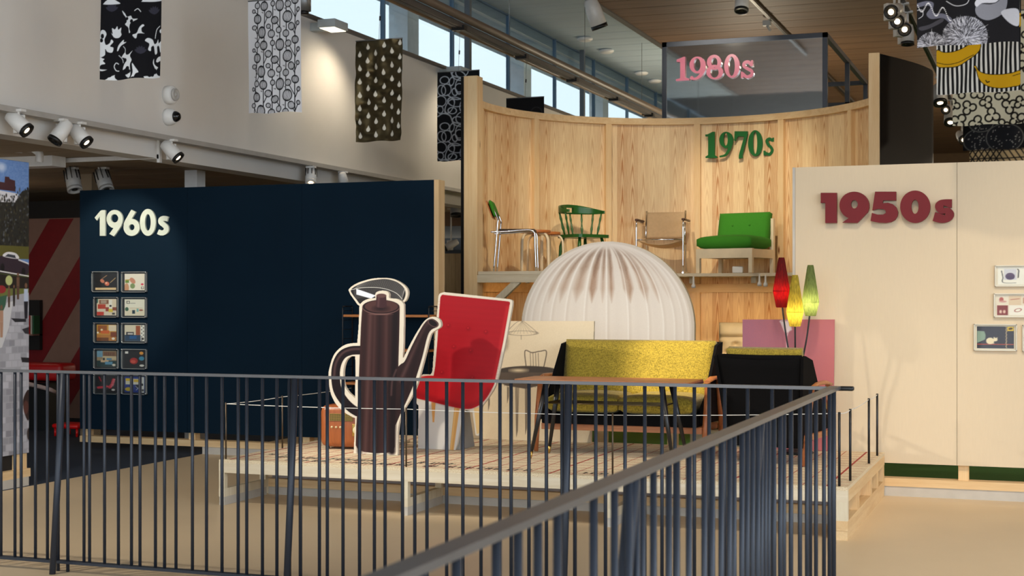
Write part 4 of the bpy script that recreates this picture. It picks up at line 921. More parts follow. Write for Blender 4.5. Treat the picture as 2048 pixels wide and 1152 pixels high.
def d_hedge(c):
    c.c[:] = (22, 22, 26); h = c.v1; k = 1118.; T = lambda x, y: ((x-40)/k, (y-530)/k + h); rg = random.Random(2)
    def fuzz(x, y, r, n, ymax=9e9):
        c.poly([T(x+r*math.cos(a), min(ymax, y+r*math.sin(a))) for a in np.linspace(0, 2*PI, 50)], (158, 160, 172))
        for i in range(n):
            a = rg.random()*2*PI; rr = r*math.sqrt(rg.random()); l = rg.uniform(22, 40)
            p = (x+rr*math.cos(a), y+rr*math.sin(a))
            c.line([T(*p), T(p[0]+l*math.cos(a), p[1]+l*math.sin(a))], 4.5/k, INK if i % 9 else (206, 208, 216), .7)
    fuzz(570, 455, 250, 900); fuzz(190, 520, 155, 380)
    c.poly([T(*p) for p in smooth([(690, 110), (740, 80), (850, 95), (930, 70), (1010, -10), (1030, 60), (1010, 170), (940, 240), (830, 272), (740, 240), (690, 180)], 5)], (122, 124, 134))
    c.poly([T(*p) for p in smooth([(680, 60), (740, 0), (900, -40), (960, 10), (900, 80), (760, 75), (700, 110)], 5)], (190, 192, 202))
    c.poly([T(*p) for p in smooth([(960, 200), (1050, 160), (1150, 180), (1150, 350), (1050, 320)], 5)], (170, 172, 182))
    c.poly([T(*p) for p in smooth([(-10+50, 30), (150, 10), (225, 40), (220, 110), (240, 160), (340, 170), (430, 230), (410, 280), (330, 220), (200, 220), (145, 160), (190, 90), (150, 60), (50, 70)], 5)], (92, 94, 110))
    for i in range(46): x = 50+i*8.2; y = 50+60*math.sin(i*.32)+i*3.2; c.ell(*T(x, y), 8/k, 4.5/k, (226, 228, 234), rg.uniform(0, 90))
    c.line([T(*p) for p in smooth([(370, 30), (450, 80), (520, 88), (600, 60), (630, -30)], 5, False)], 9/k, (180, 182, 190)); c.line([T(*p) for p in smooth([(45, 105), (100, 110), (105, 170), (60, 200)], 5, False)], 8/k, (180, 182, 190))
    c.poly([T(*p) for p in smooth([(60, 300), (180, 280), (320, 220), (330, 260), (200, 320), (90, 340)], 4)], (60, 60, 68))
    fuzz(300, -420, 260, 420); fuzz(900, -520, 240, 360)
def d_banana(c):
    c.c[:] = (222, 220, 212); k = 905.; h = c.v1; T = lambda x, y: ((x-262)/k, (y-1050)/k + h)
    for i in range(19):
        x = 292+i*61*.79*1.0; c.line([T(x+4*math.sin(i+j*.6), y) for j, y in enumerate(range(0-700, 1100, 60))], 26/k, (26, 26, 26))
    for dy in (0, -640):
        Yw = (206, 158, 24)
        for P, ln in (([(262, 555), (340, 575), (440, 575), (540, 550), (640, 505), (735, 505), (738, 560), (700, 620), (600, 690), (500, 742), (380, 745), (262, 725)], [(262, 690), (380, 712), (500, 700), (600, 660), (665, 632)]), ([(665, 760), (690, 758), (720, 810), (800, 845), (950, 855), (1080, 850), (1170, 840), (1170, 985), (1080, 1005), (950, 1008), (840, 990), (760, 950), (715, 890), (690, 800)], [(1085, 885), (1170, 868)])):
            P = [(x, y+dy) for x, y in P]; c.poly([T(*p) for p in smooth(P, 4)], Yw); c.line([T(*p) for p in smooth(P, 4)] + [T(*P[0])], 7/k, (30, 26, 20)); c.line([T(x, y+dy) for x, y in smooth(ln, 4, False)], 6/k, (30, 26, 20))
        c.line([T(795, 920+dy), T(810, 940+dy), T(832, 932+dy)], 12/k, (30, 26, 20))
def d_pop(c):
    c.c[:] = (220, 212, 184); k = 3.39*140; T = lambda x, y: ((x-693)/k, (y-845)/k + c.v1)
    for dx in (0, 440):
      for dy in (0, -360, -720):
        for x, y, r, a0 in ((800, 720, 40, 0), (918, 695, 36, 60), (1020, 640, 40, 30), (1070, 720, 42, 90), (955, 785, 42, 20), (735, 810, 42, 75), (850, 830, 40, 50), (1110, 810, 36, 10), (860, 625, 38, 40), (700, 700, 34, 15), (750, 610, 36, 80), (1030, 850, 34, 0)):
            for rr, col in ((r*.58+6, (30, 26, 22)), (r*.58-5, (220, 212, 184))):
                for j in range(3):
                    q_ = math.radians(a0+120*j); c.ell(*T(x+dx+r*.66*math.cos(q_), y+dy+r*.66*math.sin(q_)), rr/k, rr/k, col)
                c.ell(*T(x+dx, y+dy), (r*.42 + (6 if rr > r*.58 else -6))/k, (r*.42 + (6 if rr > r*.58 else -6))/k, col)
            for j in range(3):
                q_ = math.radians(a0+60+120*j); c.line([T(x+dx+r*.34*math.cos(q_), y+dy+r*.34*math.sin(q_)), T(x+dx+r*.7*math.cos(q_), y+dy+r*.7*math.sin(q_))], 9/k, (30, 26, 22))
def d_circ(c):
    c.c[:] = (22, 22, 24); rg = random.Random(5)
    for x, y, r in ((.25, 1.45, .24), (.68, 1.42, .3), (.3, 1.15, .2), (.8, .9, .3), (.2, .6, .25)):
        c.ell(x, y, r, r*.8, (40, 40, 44)); c.ell(x, y, r, r*.8, (120, 118, 112), 0, 1, 0, .012)
        for i in range(36): a = rg.random()*6.3; d_ = math.sqrt(rg.random())*r*.85; c.ell(x+d_*math.cos(a), y+d_*.8*math.sin(a), .008, .008, (190, 186, 176))
def d_latt(c):
    c.c[:] = (176, 156, 122)
    for i in range(-12, 14):
        c.line([(i*.11, 0), (i*.11+1.3, 2)], .022, INK); c.line([(i*.11, 0), (i*.11-1.3, 2)], .022, INK); c.line([(0, i*.16), (1, i*.16)], .02, INK)
SATIN = printmat('shiny_dark_cotton', .42, .25, 14., .45, spec=.9)
SATIN.node_tree.nodes['Principled BSDF'].inputs['Sheen Tint'].default_value = (1, .74, .32, 1); SATIN.node_tree.nodes['Principled BSDF'].inputs['Specular Tint'].default_value = (1, .78, .4, 1); SATIN.node_tree.nodes['Principled BSDF'].inputs['Sheen Roughness'].default_value = .35
GL = 'fabric banners hanging in a row along the left bulkhead'; GR = 'fabric banners hanging in a row at the right'
banner(9.29, -6.5, .535, 3.155, 4.17, d_blobs, 'banner of black cotton with white leafy blobs, nearest the left edge', GL, px=1.5, seed=1)
banner(11.45, -6.5, .535, 3.155, 4.17, d_stems, 'white banner printed with black stems of striped round bulbs', GL, px=1.6, seed=2)
banner(13.62, -6.5, .535, 3.12, 4.17, d_drops, 'shiny black banner with rows of white drops', GL, px=1.2, seed=3, pm=SATIN, crumple=.05)
banner(15.78, -6.5, .535, 3.11, 4.16, d_rings, 'black banner covered in looping grey rings, partly behind the pine post', GL, px=1.1, seed=4)
banner(18.1, -6.5, .535, 3.1, 4.15, d_dark, 'black banner of which only the top edge shows above the curved wall', GL, px=.5, seed=5)
banner(9.91, -.49, .65, 3.15, 4.2, d_hedge, 'black banner with grey spiky balls and a spotted snake, topmost at the right', GR, px=1.5, seed=6, hangz=4.694)
banner(12.17, -.52, .65, 3.14, 4.2, d_banana, 'black and white striped banner with yellow bananas', GR, px=1.2, seed=7, hangz=4.694)
banner(14.55, -.53, .66, 3.15, 4.22, d_pop, 'cream banner printed with black three-lobed outlines', GR, px=1., seed=8, hangz=4.694)
banner(16.9, -.56, .66, 3.14, 4.2, d_circ, 'dark banner with faint speckled circles', GR, px=.7, seed=9, hangz=4.694)
banner(19.2, -.60, .66, 3.12, 4.2, d_latt, 'tan banner printed with a black lattice', GR, px=.7, seed=10, hangz=4.694)
# ================================================================== FURNITURE ON THE PLATFORM
def fabric(name, c0, c1, scale=260., bump=.3):
    m = bpy.data.materials.new(name); m.use_nodes = True; n = m.node_tree; L = n.links; N = n.nodes.new
    b = n.nodes['Principled BSDF']; b.inputs['Roughness'].default_value = .9; b.inputs['Sheen Weight'].default_value = .15
    t = N('ShaderNodeTexCoord'); vals = []
    for st in ((1, 1, .16), (.16, 1, 1), (1, .2, .4)):
        mp = N('ShaderNodeMapping'); mp.inputs['Scale'].default_value = st; no = N('ShaderNodeTexNoise'); no.inputs['Scale'].default_value = scale; no.inputs['Detail'].default_value = 2
        L.new(t.outputs['Object'], mp.inputs[0]); L.new(mp.outputs[0], no.inputs[0]); vals.append(no.outputs['Fac'])
    a = N('ShaderNodeMath'); a.operation = 'ADD'; L.new(vals[0], a.inputs[0]); L.new(vals[1], a.inputs[1])
    a2 = N('ShaderNodeMath'); a2.operation = 'ADD'; L.new(a.outputs[0], a2.inputs[0]); L.new(vals[2], a2.inputs[1])
    r = N('ShaderNodeValToRGB'); mr = N('ShaderNodeMapRange'); mr.inputs['From Min'].default_value = 1.15; mr.inputs['From Max'].default_value = 1.85; L.new(a2.outputs[0], mr.inputs[0]); L.new(mr.outputs[0], r.inputs[0])
    r.color_ramp.elements[0].color = (*lin(c0), 1); r.color_ramp.elements[1].color = (*lin(c1), 1); r.color_ramp.elements[0].position = .15; r.color_ramp.elements[1].position = .8
    L.new(r.outputs[0], b.inputs['Base Color']); bp = N('ShaderNodeBump'); bp.inputs['Strength'].default_value = bump; bp.inputs['Distance'].default_value = .004
    L.new(mr.outputs[0], bp.inputs['Height']); L.new(bp.outputs[0], b.inputs['Normal']); return m
OLIVE = fabric('olive_yellow_tweed', (118, 102, 22), (176, 152, 50), 230., .2)
BLKF = mat('black_upholstery', (13, 12, 13), .95, var=.2, scale=120, spec=.12, bump=.1, bscale=400)
TEAK = wood('teak', (150, 84, 46), (190, 118, 72), 'z', 3., .4, .4); TEAKX = wood('teak_x', (164, 98, 54), (196, 128, 78), 'x', 3., .4, .4)
ORNG = wood('orange_teak_shelf', (196, 120, 60), (222, 146, 84), 'x', 3., .45, .4)
BRASS = mat('brass', (196, 160, 88), .3, 1.); LEGB = mat('black_lacquer', (24, 23, 24), .35); STUD = mat('nail_studs', (190, 180, 160), .35, .8)
Z0 = PT + .005
def MT(x, y, z): return Matrix.Translation((x, y, z))
def RX(a): return Matrix.Rotation(math.radians(a), 4, 'X')
def RY(a): return Matrix.Rotation(math.radians(a), 4, 'Y')
def RZ(a): return Matrix.Rotation(math.radians(a), 4, 'Z')
# --- two-seat sofa, seen from its right front; local frame, front towards -Y
so = thing('sofa', 'two-seat sofa with olive yellow tweed cushions, black shell and teak arms', 'sofa', (-2.99, 10.72, Z0))
W2 = .56
for s in (-1, 1): part('seat_cushion', MB().pillow((s*.005 if s > 0 else -W2, -.36, .30), (W2 if s > 0 else -.005, .22, .435), .018), OLIVE, so, True)
tilt = MT(0, .17, .38) @ RX(-14)
part('back_cushion', MB().pillow((-.6, -.06, 0), (.6, .07, .46), .015, M=tilt), OLIVE, so, True)
shell_ = MB()
shell_.grid(lambda a, b: (-.6 + 1.2*a, .24 + b*.13, .22 + b*.60), 2, 2, (0, .035, 0), smooth=False)
for s in (-1, 1):
    shell_.prism([[(-.30, .24), (-.30, .36), (-.14, .44), (.20, .80), (.40, .82), (.33, .5), (.27, .22)]], lambda y, z, s=s: (s*.605, y, z), (s*.022, 0, 0))
shell_.box((-.60, -.36, .215), (.60, .27, .30), bev=.01)
part('shell', shell_, BLKF, so, True, label='black upholstered shell')
for s in (-1, 1):
    st = MB()
    for i in range(13): t = i/12; st.lathe([(.0, 0), (.0055, .001), (.003, .004), (0, .005)], 6, MT(s*.628, -.29 + .07*t, .27 + .30*t) @ RY(90*s))
    part('nail_studs', st, STUD, so, True, kind='stuff')
    part('leg', MB().tube([(s*.645, -.35, 0), (s*.65, -.305, .25), (s*.65, -.235, .545)], [.014, .019, .017], 8, flat=(.8, 1.2)), TEAK, so, True)
    part('leg', MB().tube([(s*.64, .30, 0), (s*.645, .24, .25), (s*.65, .12, .545)], [.014, .019, .016], 8, flat=(.8, 1.2)), TEAK, so, True)
    part('armrest', MB().tube([(s*.65, -.27, .545), (s*.655, -.1, .565), (s*.655, .12, .56), (s*.65, .27, .535)], [.02, .026, .024, .018], 10, flat=(1.25, .6)), TEAKX, so, True)
part('front_rail', MB().box((-.62, -.30, .165), (.62, -.27, .213)), TEAKX, so, True)
part('rear_rail', MB().box((-.62, .22, .165), (.62, .25, .213)), TEAKX, so, True)
# --- armchair of the same family, seen from behind
ac = thing('armchair', 'black-backed teak armchair with an olive cushion, seen from behind at the platform corner', 'armchair', (-1.811, 10.42, Z0), math.radians(180-9))
tilt = MT(0, .20, .36) @ RX(-15)
part('back_cushion', MB().pillow((-.27, -.075, .0), (.27, .04, .46), .012, M=tilt), OLIVE, ac, True)
part('seat_cushion', MB().pillow((-.255, -.34, .30), (.255, .22, .42), .015), OLIVE, ac, True)
sh_ = MB(); bk = lambda a, b: ((-.265 - .05*b)*(1-2*a), .27 + .12*b**1.2, .12 + .63*b)
sh_.grid(bk, 6, 8, (0, .03, 0))
for s in (-1, 1): sh_.prism([[(-.28, .22), (-.28, .34), (-.10, .44), (.22, .73), (.39, .765), (.43, .75), (.30, .12), (.26, .12)]], lambda y, z, s=s: (s*(.25+.055*max(0, (z-.3)/.45)), y, z), (s*.02, 0, 0))
sh_.box((-.265, -.34, .21), (.265, .28, .30), bev=.01); sh_.tube([(-.30, .40, .752), (0, .405, .748), (.30, .40, .752)], .02, 8)
part('shell', sh_, BLKF, ac, True, label='black upholstered shell')
for s in (-1, 1):
    part('leg', MB().tube([(s*.29, -.33, 0), (s*.295, -.285, .25), (s*.295, -.22, .54)], [.013, .018, .016], 8, flat=(.8, 1.2)), TEAK, ac, True)
    part('leg', MB().tube([(s*.28, .30, 0), (s*.29, .24, .25), (s*.295, .14, .54)], [.013, .018, .015], 8, flat=(.8, 1.2)), TEAK, ac, True)
    part('armrest', MB().tube([(s*.30, -.26, .54), (s*.305, -.1, .56), (s*.305, .1, .556), (s*.30, .25, .53)], [.019, .025, .023, .017], 10, flat=(1.25, .6)), TEAKX, ac, True)
    part('side_rail', MB().box((s*.285-.012, -.28, .17), (s*.285+.012, .27, .21)), TEAKX, ac, True)
# --- coffee table
ct = thing('coffee_table', 'long low teak coffee table with black tapered legs and a wire rack', 'table', (-2.98, 10.09, Z0))
top = MB(); ol = []
for sx, sy in ((-1, -1), (1, -1), (1, 1), (-1, 1)):
    a0 = {(-1, -1): 180, (1, -1): 270, (1, 1): 0, (-1, 1): 90}[(sx, sy)]; ol += arc(sx*.60, sy*.20, .05, .05, a0, a0+90, 5)
top.prism([ol], lambda x, y: (x, y, .550), (0, 0, .024)); part('top', top, TEAKX, ct, True)
e_ = MB(); e_.prism([[(x*1.003, y*1.005) for x, y in ol]], lambda x, y: (x, y, .545), (0, 0, .016)); part('edge_band', e_, LEGB, ct, True)
for sx in (-1, 1):
    for sy in (-1, 1):
        a = Vector((sx*.43, sy*.14, .545)); b = Vector((sx*.53, sy*.21, .0)); lg = part('leg', MB().tube([b + (a-b)*.1, a], [.012, .022], 12), LEGB, ct, True)
        part('ferrule', MB().tube([b, b + (a-b)*.1], [.010, .0125], 12), BRASS, lg, True)
rk = MB()
for i in range(5): y = -.14+.07*i; rk.tube([(-.44, y, .40), (.44, y, .40)], .004, 6)
for x in (-.44, .44): rk.tube([(x, -.165, .40), (x, .165, .40)], .006, 6); 
for x in (-.46, .46): rk.tube([(x, -.17, .405), (x*.97, -.14, .40)], .005, 6); rk.tube([(x, .17, .405), (x*.97, .14, .40)], .005, 6)
part('wire_rack', rk, mat('dark_brass', (92, 78, 52), .35, .9), ct, True)
# --- radio
rd = thing('radio', 'rounded teak table radio with a cream dial and a slatted gold grille', 'radio', (-5.10, 10.12, Z0), math.radians(6))
part('body', MB().box((-.185, -.12, .012), (.185, .12, .335), bev=.05, seg=4), wood('radio_teak', (148, 80, 40), (176, 100, 52), 'z', 3., .3, .3), rd, True)
gr_ = MB(); gr_.box((-.10, -.124, .215), (.09, -.118, .27), bev=.002, seg=1); part('grille', gr_, mat('dark_green_gold', (70, 70, 44), .5, .3), rd, True)
gb = MB()
for i in range(7): gb.box((-.10, -.127, .218+i*.0085), (.09, -.1225, .221+i*.0085))
for i in range(14): gb.box((-.098+i*.0143, -.127, .216), (-.096+i*.0143, -.1225, .27))
part('grille_bars', gb, BRASS, rd, True)
part('dial_plate', MB().box((.085, -.126, .10), (.165, -.118, .195), bev=.004), BRASS, rd, True)
part('dial', MB().lathe([(0, .02), (.028, .018), (.034, .0)], 22, MT(.125, -.123, .148) @ RX(90)), mat('cream_bakelite', (236, 222, 176), .35), rd, True)
for x in (-.08, -.045, -.01): part('knob', MB().lathe([(0, .012), (.008, .01), (.009, 0)], 12, MT(x, -.118, .168) @ RX(90)), mat('cream_bakelite', (236, 222, 176), .35), rd, True)
for x in (-.13, .13):
    for y in (-.08, .08): part('foot', MB().lathe([(.014, 0), (.016, .014)], 10, MT(x, y, 0)), BLACKP, rd, True)
# --- three-headed floor lamp
fl = thing('floor_lamp', 'floor lamp with three fabric cone shades, red, yellow and green, on black stems', 'lamp', (-1.77, 10.94, Z0))
part('base', MB().lathe([(.13, 0), (.135, .008), (.11, .02), (.02, .03), (.014, .045)], 28), LEGB, fl, True)
def shademat(name, rgb, em, es):
    m = bpy.data.materials.new(name); m.use_nodes = True; n = m.node_tree; b = n.nodes['Principled BSDF']; L = n.links; N = n.nodes.new
    b.inputs['Roughness'].default_value = .8
    t = N('ShaderNodeTexCoord'); mp = N('ShaderNodeMapping'); mp.inputs['Scale'].default_value = (1, 1, .05); no = N('ShaderNodeTexNoise'); no.inputs['Scale'].default_value = 170; no.inputs['Detail'].default_value = 2
    L.new(t.outputs['Object'], mp.inputs[0]); L.new(mp.outputs[0], no.inputs[0]); r = N('ShaderNodeValToRGB')
    c = lin(rgb); r.color_ramp.elements[0].position = .35; r.color_ramp.elements[1].position = .65
    r.color_ramp.elements[0].color = (*[x*.6 for x in c], 1); r.color_ramp.elements[1].color = (*[min(1, x*1.15) for x in c], 1)
    L.new(no.outputs['Fac'], r.inputs[0]); L.new(r.outputs[0], b.inputs['Base Color'])
    tr_ = N('ShaderNodeBsdfTranslucent'); L.new(r.outputs[0], tr_.inputs[0]); mx = N('ShaderNodeMixShader'); mx.inputs[0].default_value = .55
    L.new(b.outputs[0], mx.inputs[1]); L.new(tr_.outputs[0], mx.inputs[2]); L.new(mx.outputs[0], n.nodes['Material Output'].inputs[0]); return m
for (u, Y, vt, vb, vw, rgb, pw, jx, jy) in ((1563, 10.95, 515, 615, 582, (112, 6, 8), 1.3, -.035, .02), (1590, 10.86, 550, 653, 624, (190, 172, 62), .8, 0, -.03), (1621, 10.95, 530, 632, 604, (124, 140, 80), 1.2, .035, .02)):
    pt, pb, pw_ = atY(u, vt, Y), atY(u, vb, Y), atY(u, vw, Y); k = (Y/1.0)/FPX
    x, y = pt.x+1.77, pt.y-10.94; zt, zb, zw = pt.z-Z0, pb.z-Z0, pw_.z-Z0
    nm = 'red' if rgb[0] > 180 and rgb[1] < 90 else ('yellow' if rgb[0] > 200 else 'green')
    sm = shademat(nm+'_shade_fabric', rgb, None, 0)
    prof = [(.020, zt), (.024, zt-.015), (.060, zw+.02), (.062, zw), (.058, zw-.02), (.040, zb+.005), (.037, zb)]
    s_ = MB(); n_ = 28; vs = []; fs = []
    for r_, z in prof:
        for j in range(n_): a = 2*PI*j/n_; rr = r_*(1 + (.035 if j % 2 else -.035)); vs.append((x+rr*math.cos(a), y+rr*math.sin(a), z))
    for i in range(len(prof)-1):
        for j in range(n_): fs.append((i*n_+j, (i+1)*n_+j, (i+1)*n_+(j+1) % n_, i*n_+(j+1) % n_))
    s_.add(vs, fs, False); so_ = part('lamp_shade', s_, sm, fl, True, label=nm+' fabric shade')
    part('seam_ring', MB().tube([(x+.0635*math.cos(a), y+.0635*math.sin(a), zw) for a in np.linspace(0, 2*PI, 29)[:-1]], .0016, 5, True), sm, so_, True)
    part('stem', MB().tube(smooth([(jx*.25, jy*.3, .02), (jx*.3, jy*.4, .30), (jx*.55+x*.15, jy*.6+y*.2, .62), (x*.75, y*.75, zb-.16), (x, y, zb+.06)], 5, False), .0065, 8), LEGB, fl, True)
    bo = point('lamp_bulb', (pt.x, pt.y, Z0 + zw - .01), pw, (1, .80, .50), .02)
# --- wire string shelf on the navy wall
ss = thing('string_shelf', 'wall shelf of three teak boards on black wire ladders, against the navy wall', 'shelf', (-5.54, 11.86, .33))
for x in (-5.99, -5.14):
    m_ = MB()
    for y in (11.79, 11.985): m_.tube([(x, y, .34), (x, y, 1.40), (x, y+(.008 if y < 11.9 else -.008), 1.42)], .006, 6)
    m_.tube([(x, 11.795, 1.42), (x, 11.98, 1.42)], .006, 6)
    for z in np.arange(.36, 1.4, .085): m_.tube([(x, 11.79, z), (x, 11.985, z)], .003, 5)
    part('wire_ladder', m_, LEGB, ss)
for v in (632, 701, 769):
    z = atY(780, v, 11.79).z; part('shelf_board', B((-5.985, 11.79, z-.011), (-5.145, 11.98, z+.011), bev=.003, seg=1), ORNG, ss)

# ================================================================== CHAIRS ON THE CURVED SHELF (local frames, front towards -Y)
ZS = 1.772
GRN = mat('green_wool', (52, 128, 24), .9, var=.07, scale=120, bump=.15, bscale=500); DGRN = mat('dark_green_lacquer', (30, 84, 30), .3, var=.1, scale=10)
CREAM = mat('cream_lacquer', (232, 216, 186), .45); BIRCH = wood('birch', (226, 204, 168), (240, 224, 194), 'z', 3., .45, .3); CANV = mat('natural_canvas', (206, 174, 134), .9, var=.05, scale=30)
WARMW = wood('seat_plywood', (172, 96, 44), (206, 128, 66), 'x', 3., .4, .4); BRN = mat('brown_wood_arm', (78, 44, 26), .4)
# 1 chrome side chair, in profile, facing right
c1 = thing('side_chair', 'chrome tube side chair with a green padded back, in profile at the left shelf end', 'chair', (-5.22, 14.32, ZS), math.radians(106))
def tubechair(x): return smooth([(x, -.20, 0), (x, -.19, .25), (x, -.185, .385), (x, -.16, .42), (x, -.10, .43), (x, .10, .415), (x, .24, .41), (x, .27, .41)], 4, False)
for x in (-.2, .2):
    part('frame', MB().tube(tubechair(x), .0105, 8), CHROME, c1, True)
    part('rear_tube', MB().tube(smooth([(x, .24, 0), (x, .215, .3), (x*.98, .20, .5), (x*.96, .20, .55), (x*.9, .27, .70), (x*.88, .29, .74)], 4, False), .0105, 8), CHROME, c1, True)
part('seat', MB().box((-.2, -.185, .425), (.2, .19, .44), bev=.007), mat('dark_seat_vinyl', (44, 28, 22), .5), c1, True)
part('back_pad', MB().pillow((-.2, -.018, .0), (.2, .02, .17), .008, M=MT(0, .225, .575) @ RX(-20)), GRN, c1, True)
part('back_board', MB().box((-.2, .02, .0), (.2, .032, .19), M=MT(0, .232, .565) @ RX(-20), bev=.004), WARMW, c1, True)
part('cross_rod', MB().tube([(-.2, .2, .40), (.2, .2, .40)], .008, 8), CHROME, c1, True)
# 2-3 bentwood stools
def stool(label, loc, rz):
    t = thing('bentwood_stool', label, 'stool', loc, math.radians(rz), 'bentwood stools on the curved shelf')
    part('seat', MB().lathe([(0, .425), (.165, .425), (.17, .43), (.17, .45), (.165, .455), (0, .455)], 28), WARMW, t, True)
    for i in range(4):
        q_ = PI/4 + i*PI/2; R_ = Matrix.Rotation(q_, 4, 'Z')
        part('leg', MB().tube(smooth([(.205, 0, 0), (.2, 0, .3), (.188, 0, .37), (.15, 0, .412), (.06, 0, .418)], 4, False), .02, 8, M=R_, flat=(1., .6)), BIRCH, t, True)
    return t
st1 = stool('white-legged bentwood stool with round wooden seat, the nearer of two, beside the chrome chair', (-5.2, 14.8, ZS), 20)
dup(st1, 'white-legged bentwood stool with round wooden seat, the farther of two, partly hidden by the other', (-5.24, 15.26, ZS), math.radians(52))
# 4 green captain's chair
c4 = thing('captain_chair', 'dark green turned-spindle chair with a curved arm rail, behind the dome cut-out', 'chair', (-4.90, 15.55, ZS), math.radians(58))
seat_o = smooth([(-.22, -.2), (0, -.23), (.22, -.2), (.235, 0), (.2, .19), (0, .21), (-.2, .19), (-.235, 0)], 5)
part('seat', MB().prism([seat_o], lambda x, y: (x, y, .395), (0, 0, .035)), DGRN, c4, True)
for sx in (-1, 1):
    for sy in (-1, 1): part('leg', MB().tube([(sx*.22, sy*.2, 0), (sx*.2, sy*.18, .12), (sx*.19, sy*.17, .17), (sx*.18, sy*.16, .3), (sx*.16, sy*.14, .4)], [.014, .022, .015, .022, .016], 10), DGRN, c4, True)
arcp = [(.27*math.cos(q_), .02 + .23*math.sin(q_)) for q_ in np.linspace(-.35, PI+.35, 22)]
n_ = len(arcp)
for i in (1, 4, 7, 10, 11, 14, 17, 20):
    if i == 11: continue
    x, y = arcp[i]; sx, sy = x*.78, .0+y*.75
    part('spindle', MB().tube([(sx+(x-sx)*t, sy+(y-sy)*t, .43+.25*t) for t in (0, .15, .3, .45, .6, .72, .85, 1)], [.008, .010, .016, .011, .009, .014, .010, .009], 8), DGRN, c4, True)
rl = MB()
def crest(a, b):
    i = a*(n_-1); i0 = min(int(i), n_-2); f_ = i-i0; x = arcp[i0][0]*(1-f_)+arcp[i0+1][0]*f_; y = arcp[i0][1]*(1-f_)+arcp[i0+1][1]*f_
    h = .032 + .075*max(0, math.sin(PI*a))**1.6; return (x*1.02, y, .675 + b*h)
rl.grid(crest, 42, 6, (0, -.028, 0))
keep = [i for i, f_ in enumerate(rl.f) if not (len(f_) == 4 and abs(sum(rl.v[j][0] for j in f_)/4) < .05 and .695 < sum(rl.v[j][2] for j in f_)/4 < .745)]
rl.f = [rl.f[i] for i in keep]; rl.sm = [rl.sm[i] for i in keep]; part('arm_rail', rl, DGRN, c4, True)
# 5 canvas armchair
c5 = thing('canvas_armchair', 'chrome framed armchair with beige canvas seat and back and brown armrests', 'chair', (-4.17, 16.33, ZS), math.radians(4))
for s in (-1, 1):
    x = s*.27
    part('frame', MB().tube(smooth([(x, -.22, .01), (x, -.22, .45), (x, -.215, .56), (x, -.18, .60), (x, .1, .60), (x, .2, .595)], 4, False), .011, 8), CHROME, c5, True)
    part('rear_tube', MB().tube([(x*.85, .24, .01), (x*.85, .18, .35), (x*.85, .14, .45), (x*.85, .20, .74)], .011, 8), CHROME, c5, True)
    part('foot_bar', MB().tube([(x, -.24, .011), (x, .25, .011)], .011, 8), CHROME, c5, True)
    part('armrest', MB().box((x-.022, -.21, .605), (x+.022, .17, .632), bev=.01), BRN, c5, True)
    part('seat_rail', MB().tube([(x, -.22, .39), (x*.85, .17, .35)], .009, 8), CHROME, c5, True)
part('seat_sling', MB().grid(lambda a, b: (-.25+.5*a, -.21+.36*b, .385 - .05*math.sin(PI*a) - .03*b), 10, 4, (0, 0, -.006)), CANV, c5, True)
part('back_sling', MB().grid(lambda a, b: (-.235+.47*a, .15+.05*b+.02*math.sin(PI*a), .42+.30*b+.006*math.sin(b*20)), 10, 12, (0, .006, 0)), CANV, c5, True)
part('front_rod', MB().tube([(-.27, -.21, .39), (.27, -.21, .39)], .010, 8), CHROME, c5, True)
# 6 green lounge chair
c6 = thing('lounge_chair', 'low lounge chair with bright green buttoned cushions on a cream wooden frame', 'chair', (-3.29, 16.18, ZS), math.radians(-14))
part('seat_cushion', MB().pillow((-.33, -.32, .27), (.33, .22, .41), .022), GRN, c6, True)
bt = MT(0, .20, .36) @ RX(-13)
bc = part('back_cushion', MB().pillow((-.31, -.08, 0), (.31, .06, .33), .015, M=bt), GRN, c6, True)
for x in (-.11, .1): part('button', MB().lathe([(0, .012), (.012, .01), (.014, 0)], 10, bt @ MT(x, -.088, .17) @ RX(90)), GRN, bc, True)
for sx in (-1, 1):
    part('leg', MB().box((sx*.32-.022, -.31, 0), (sx*.32+.022, -.265, .27)), CREAM, c6, True)
    part('leg', MB().box((sx*.32-.022, .25, 0), (sx*.32+.022, .30, .62)), CREAM, c6, True)
    part('side_rail', MB().box((sx*.32-.02, -.265, .17), (sx*.32+.02, .25, .265)), CREAM, c6, True)
part('front_rail', MB().box((-.298, -.31, .165), (.298, -.285, .27)), CREAM, c6, True)
part('rear_rail', MB().box((-.298, .27, .17), (.298, .295, .27)), CREAM, c6, True)
solo('label_block', B((-3.29, 15.97, ZS), (-3.17, 16.03, ZS+.075), bev=.012, seg=3), WHITEP, 'small white label block under the green lounge chair', 'label')
# 7 tufted armchair at the foot of the curved wall
TUFT = mat('cream_leather', (222, 194, 146), .55, var=.05)
pl_ = thing('plinth', 'low pale box plinth under the cream tufted armchair', 'plinth', (-2.65, 13.6, .003))
part('body', B((-3.1, 13.15, .003), (-2.2, 14.05, .25)), GREYP, pl_); part('top_board', B((-3.11, 13.14, .25), (-2.19, 14.06, .27)), BOARD, pl_)
c7 = thing('tufted_armchair', 'cream deep-buttoned high-back armchair half hidden behind the sofa and the pink board', 'armchair', (-2.62, 13.6, .275), math.radians(8))
def tuft(a, b):
    x = -.33+.66*a; z = .40+.58*b; d_ = 0
    for r_ in range(4):
        for q_ in range(5 if r_ % 2 else 4):
            tx = -.24+.16*q_ - (.08 if r_ % 2 else 0); tz = .53+.08*r_; d_ += .05*math.exp(-((x-tx)**2+(z-tz)**2)/.0011)
    e = (1-abs(2*a-1)**5)*(1-abs(2*b-1)**5); crease = .035*math.exp(-((z-.84)/.02)**2)
    return (x, .24 - .10*max(e, 0)**.4 + d_ + crease + .18*b, z)
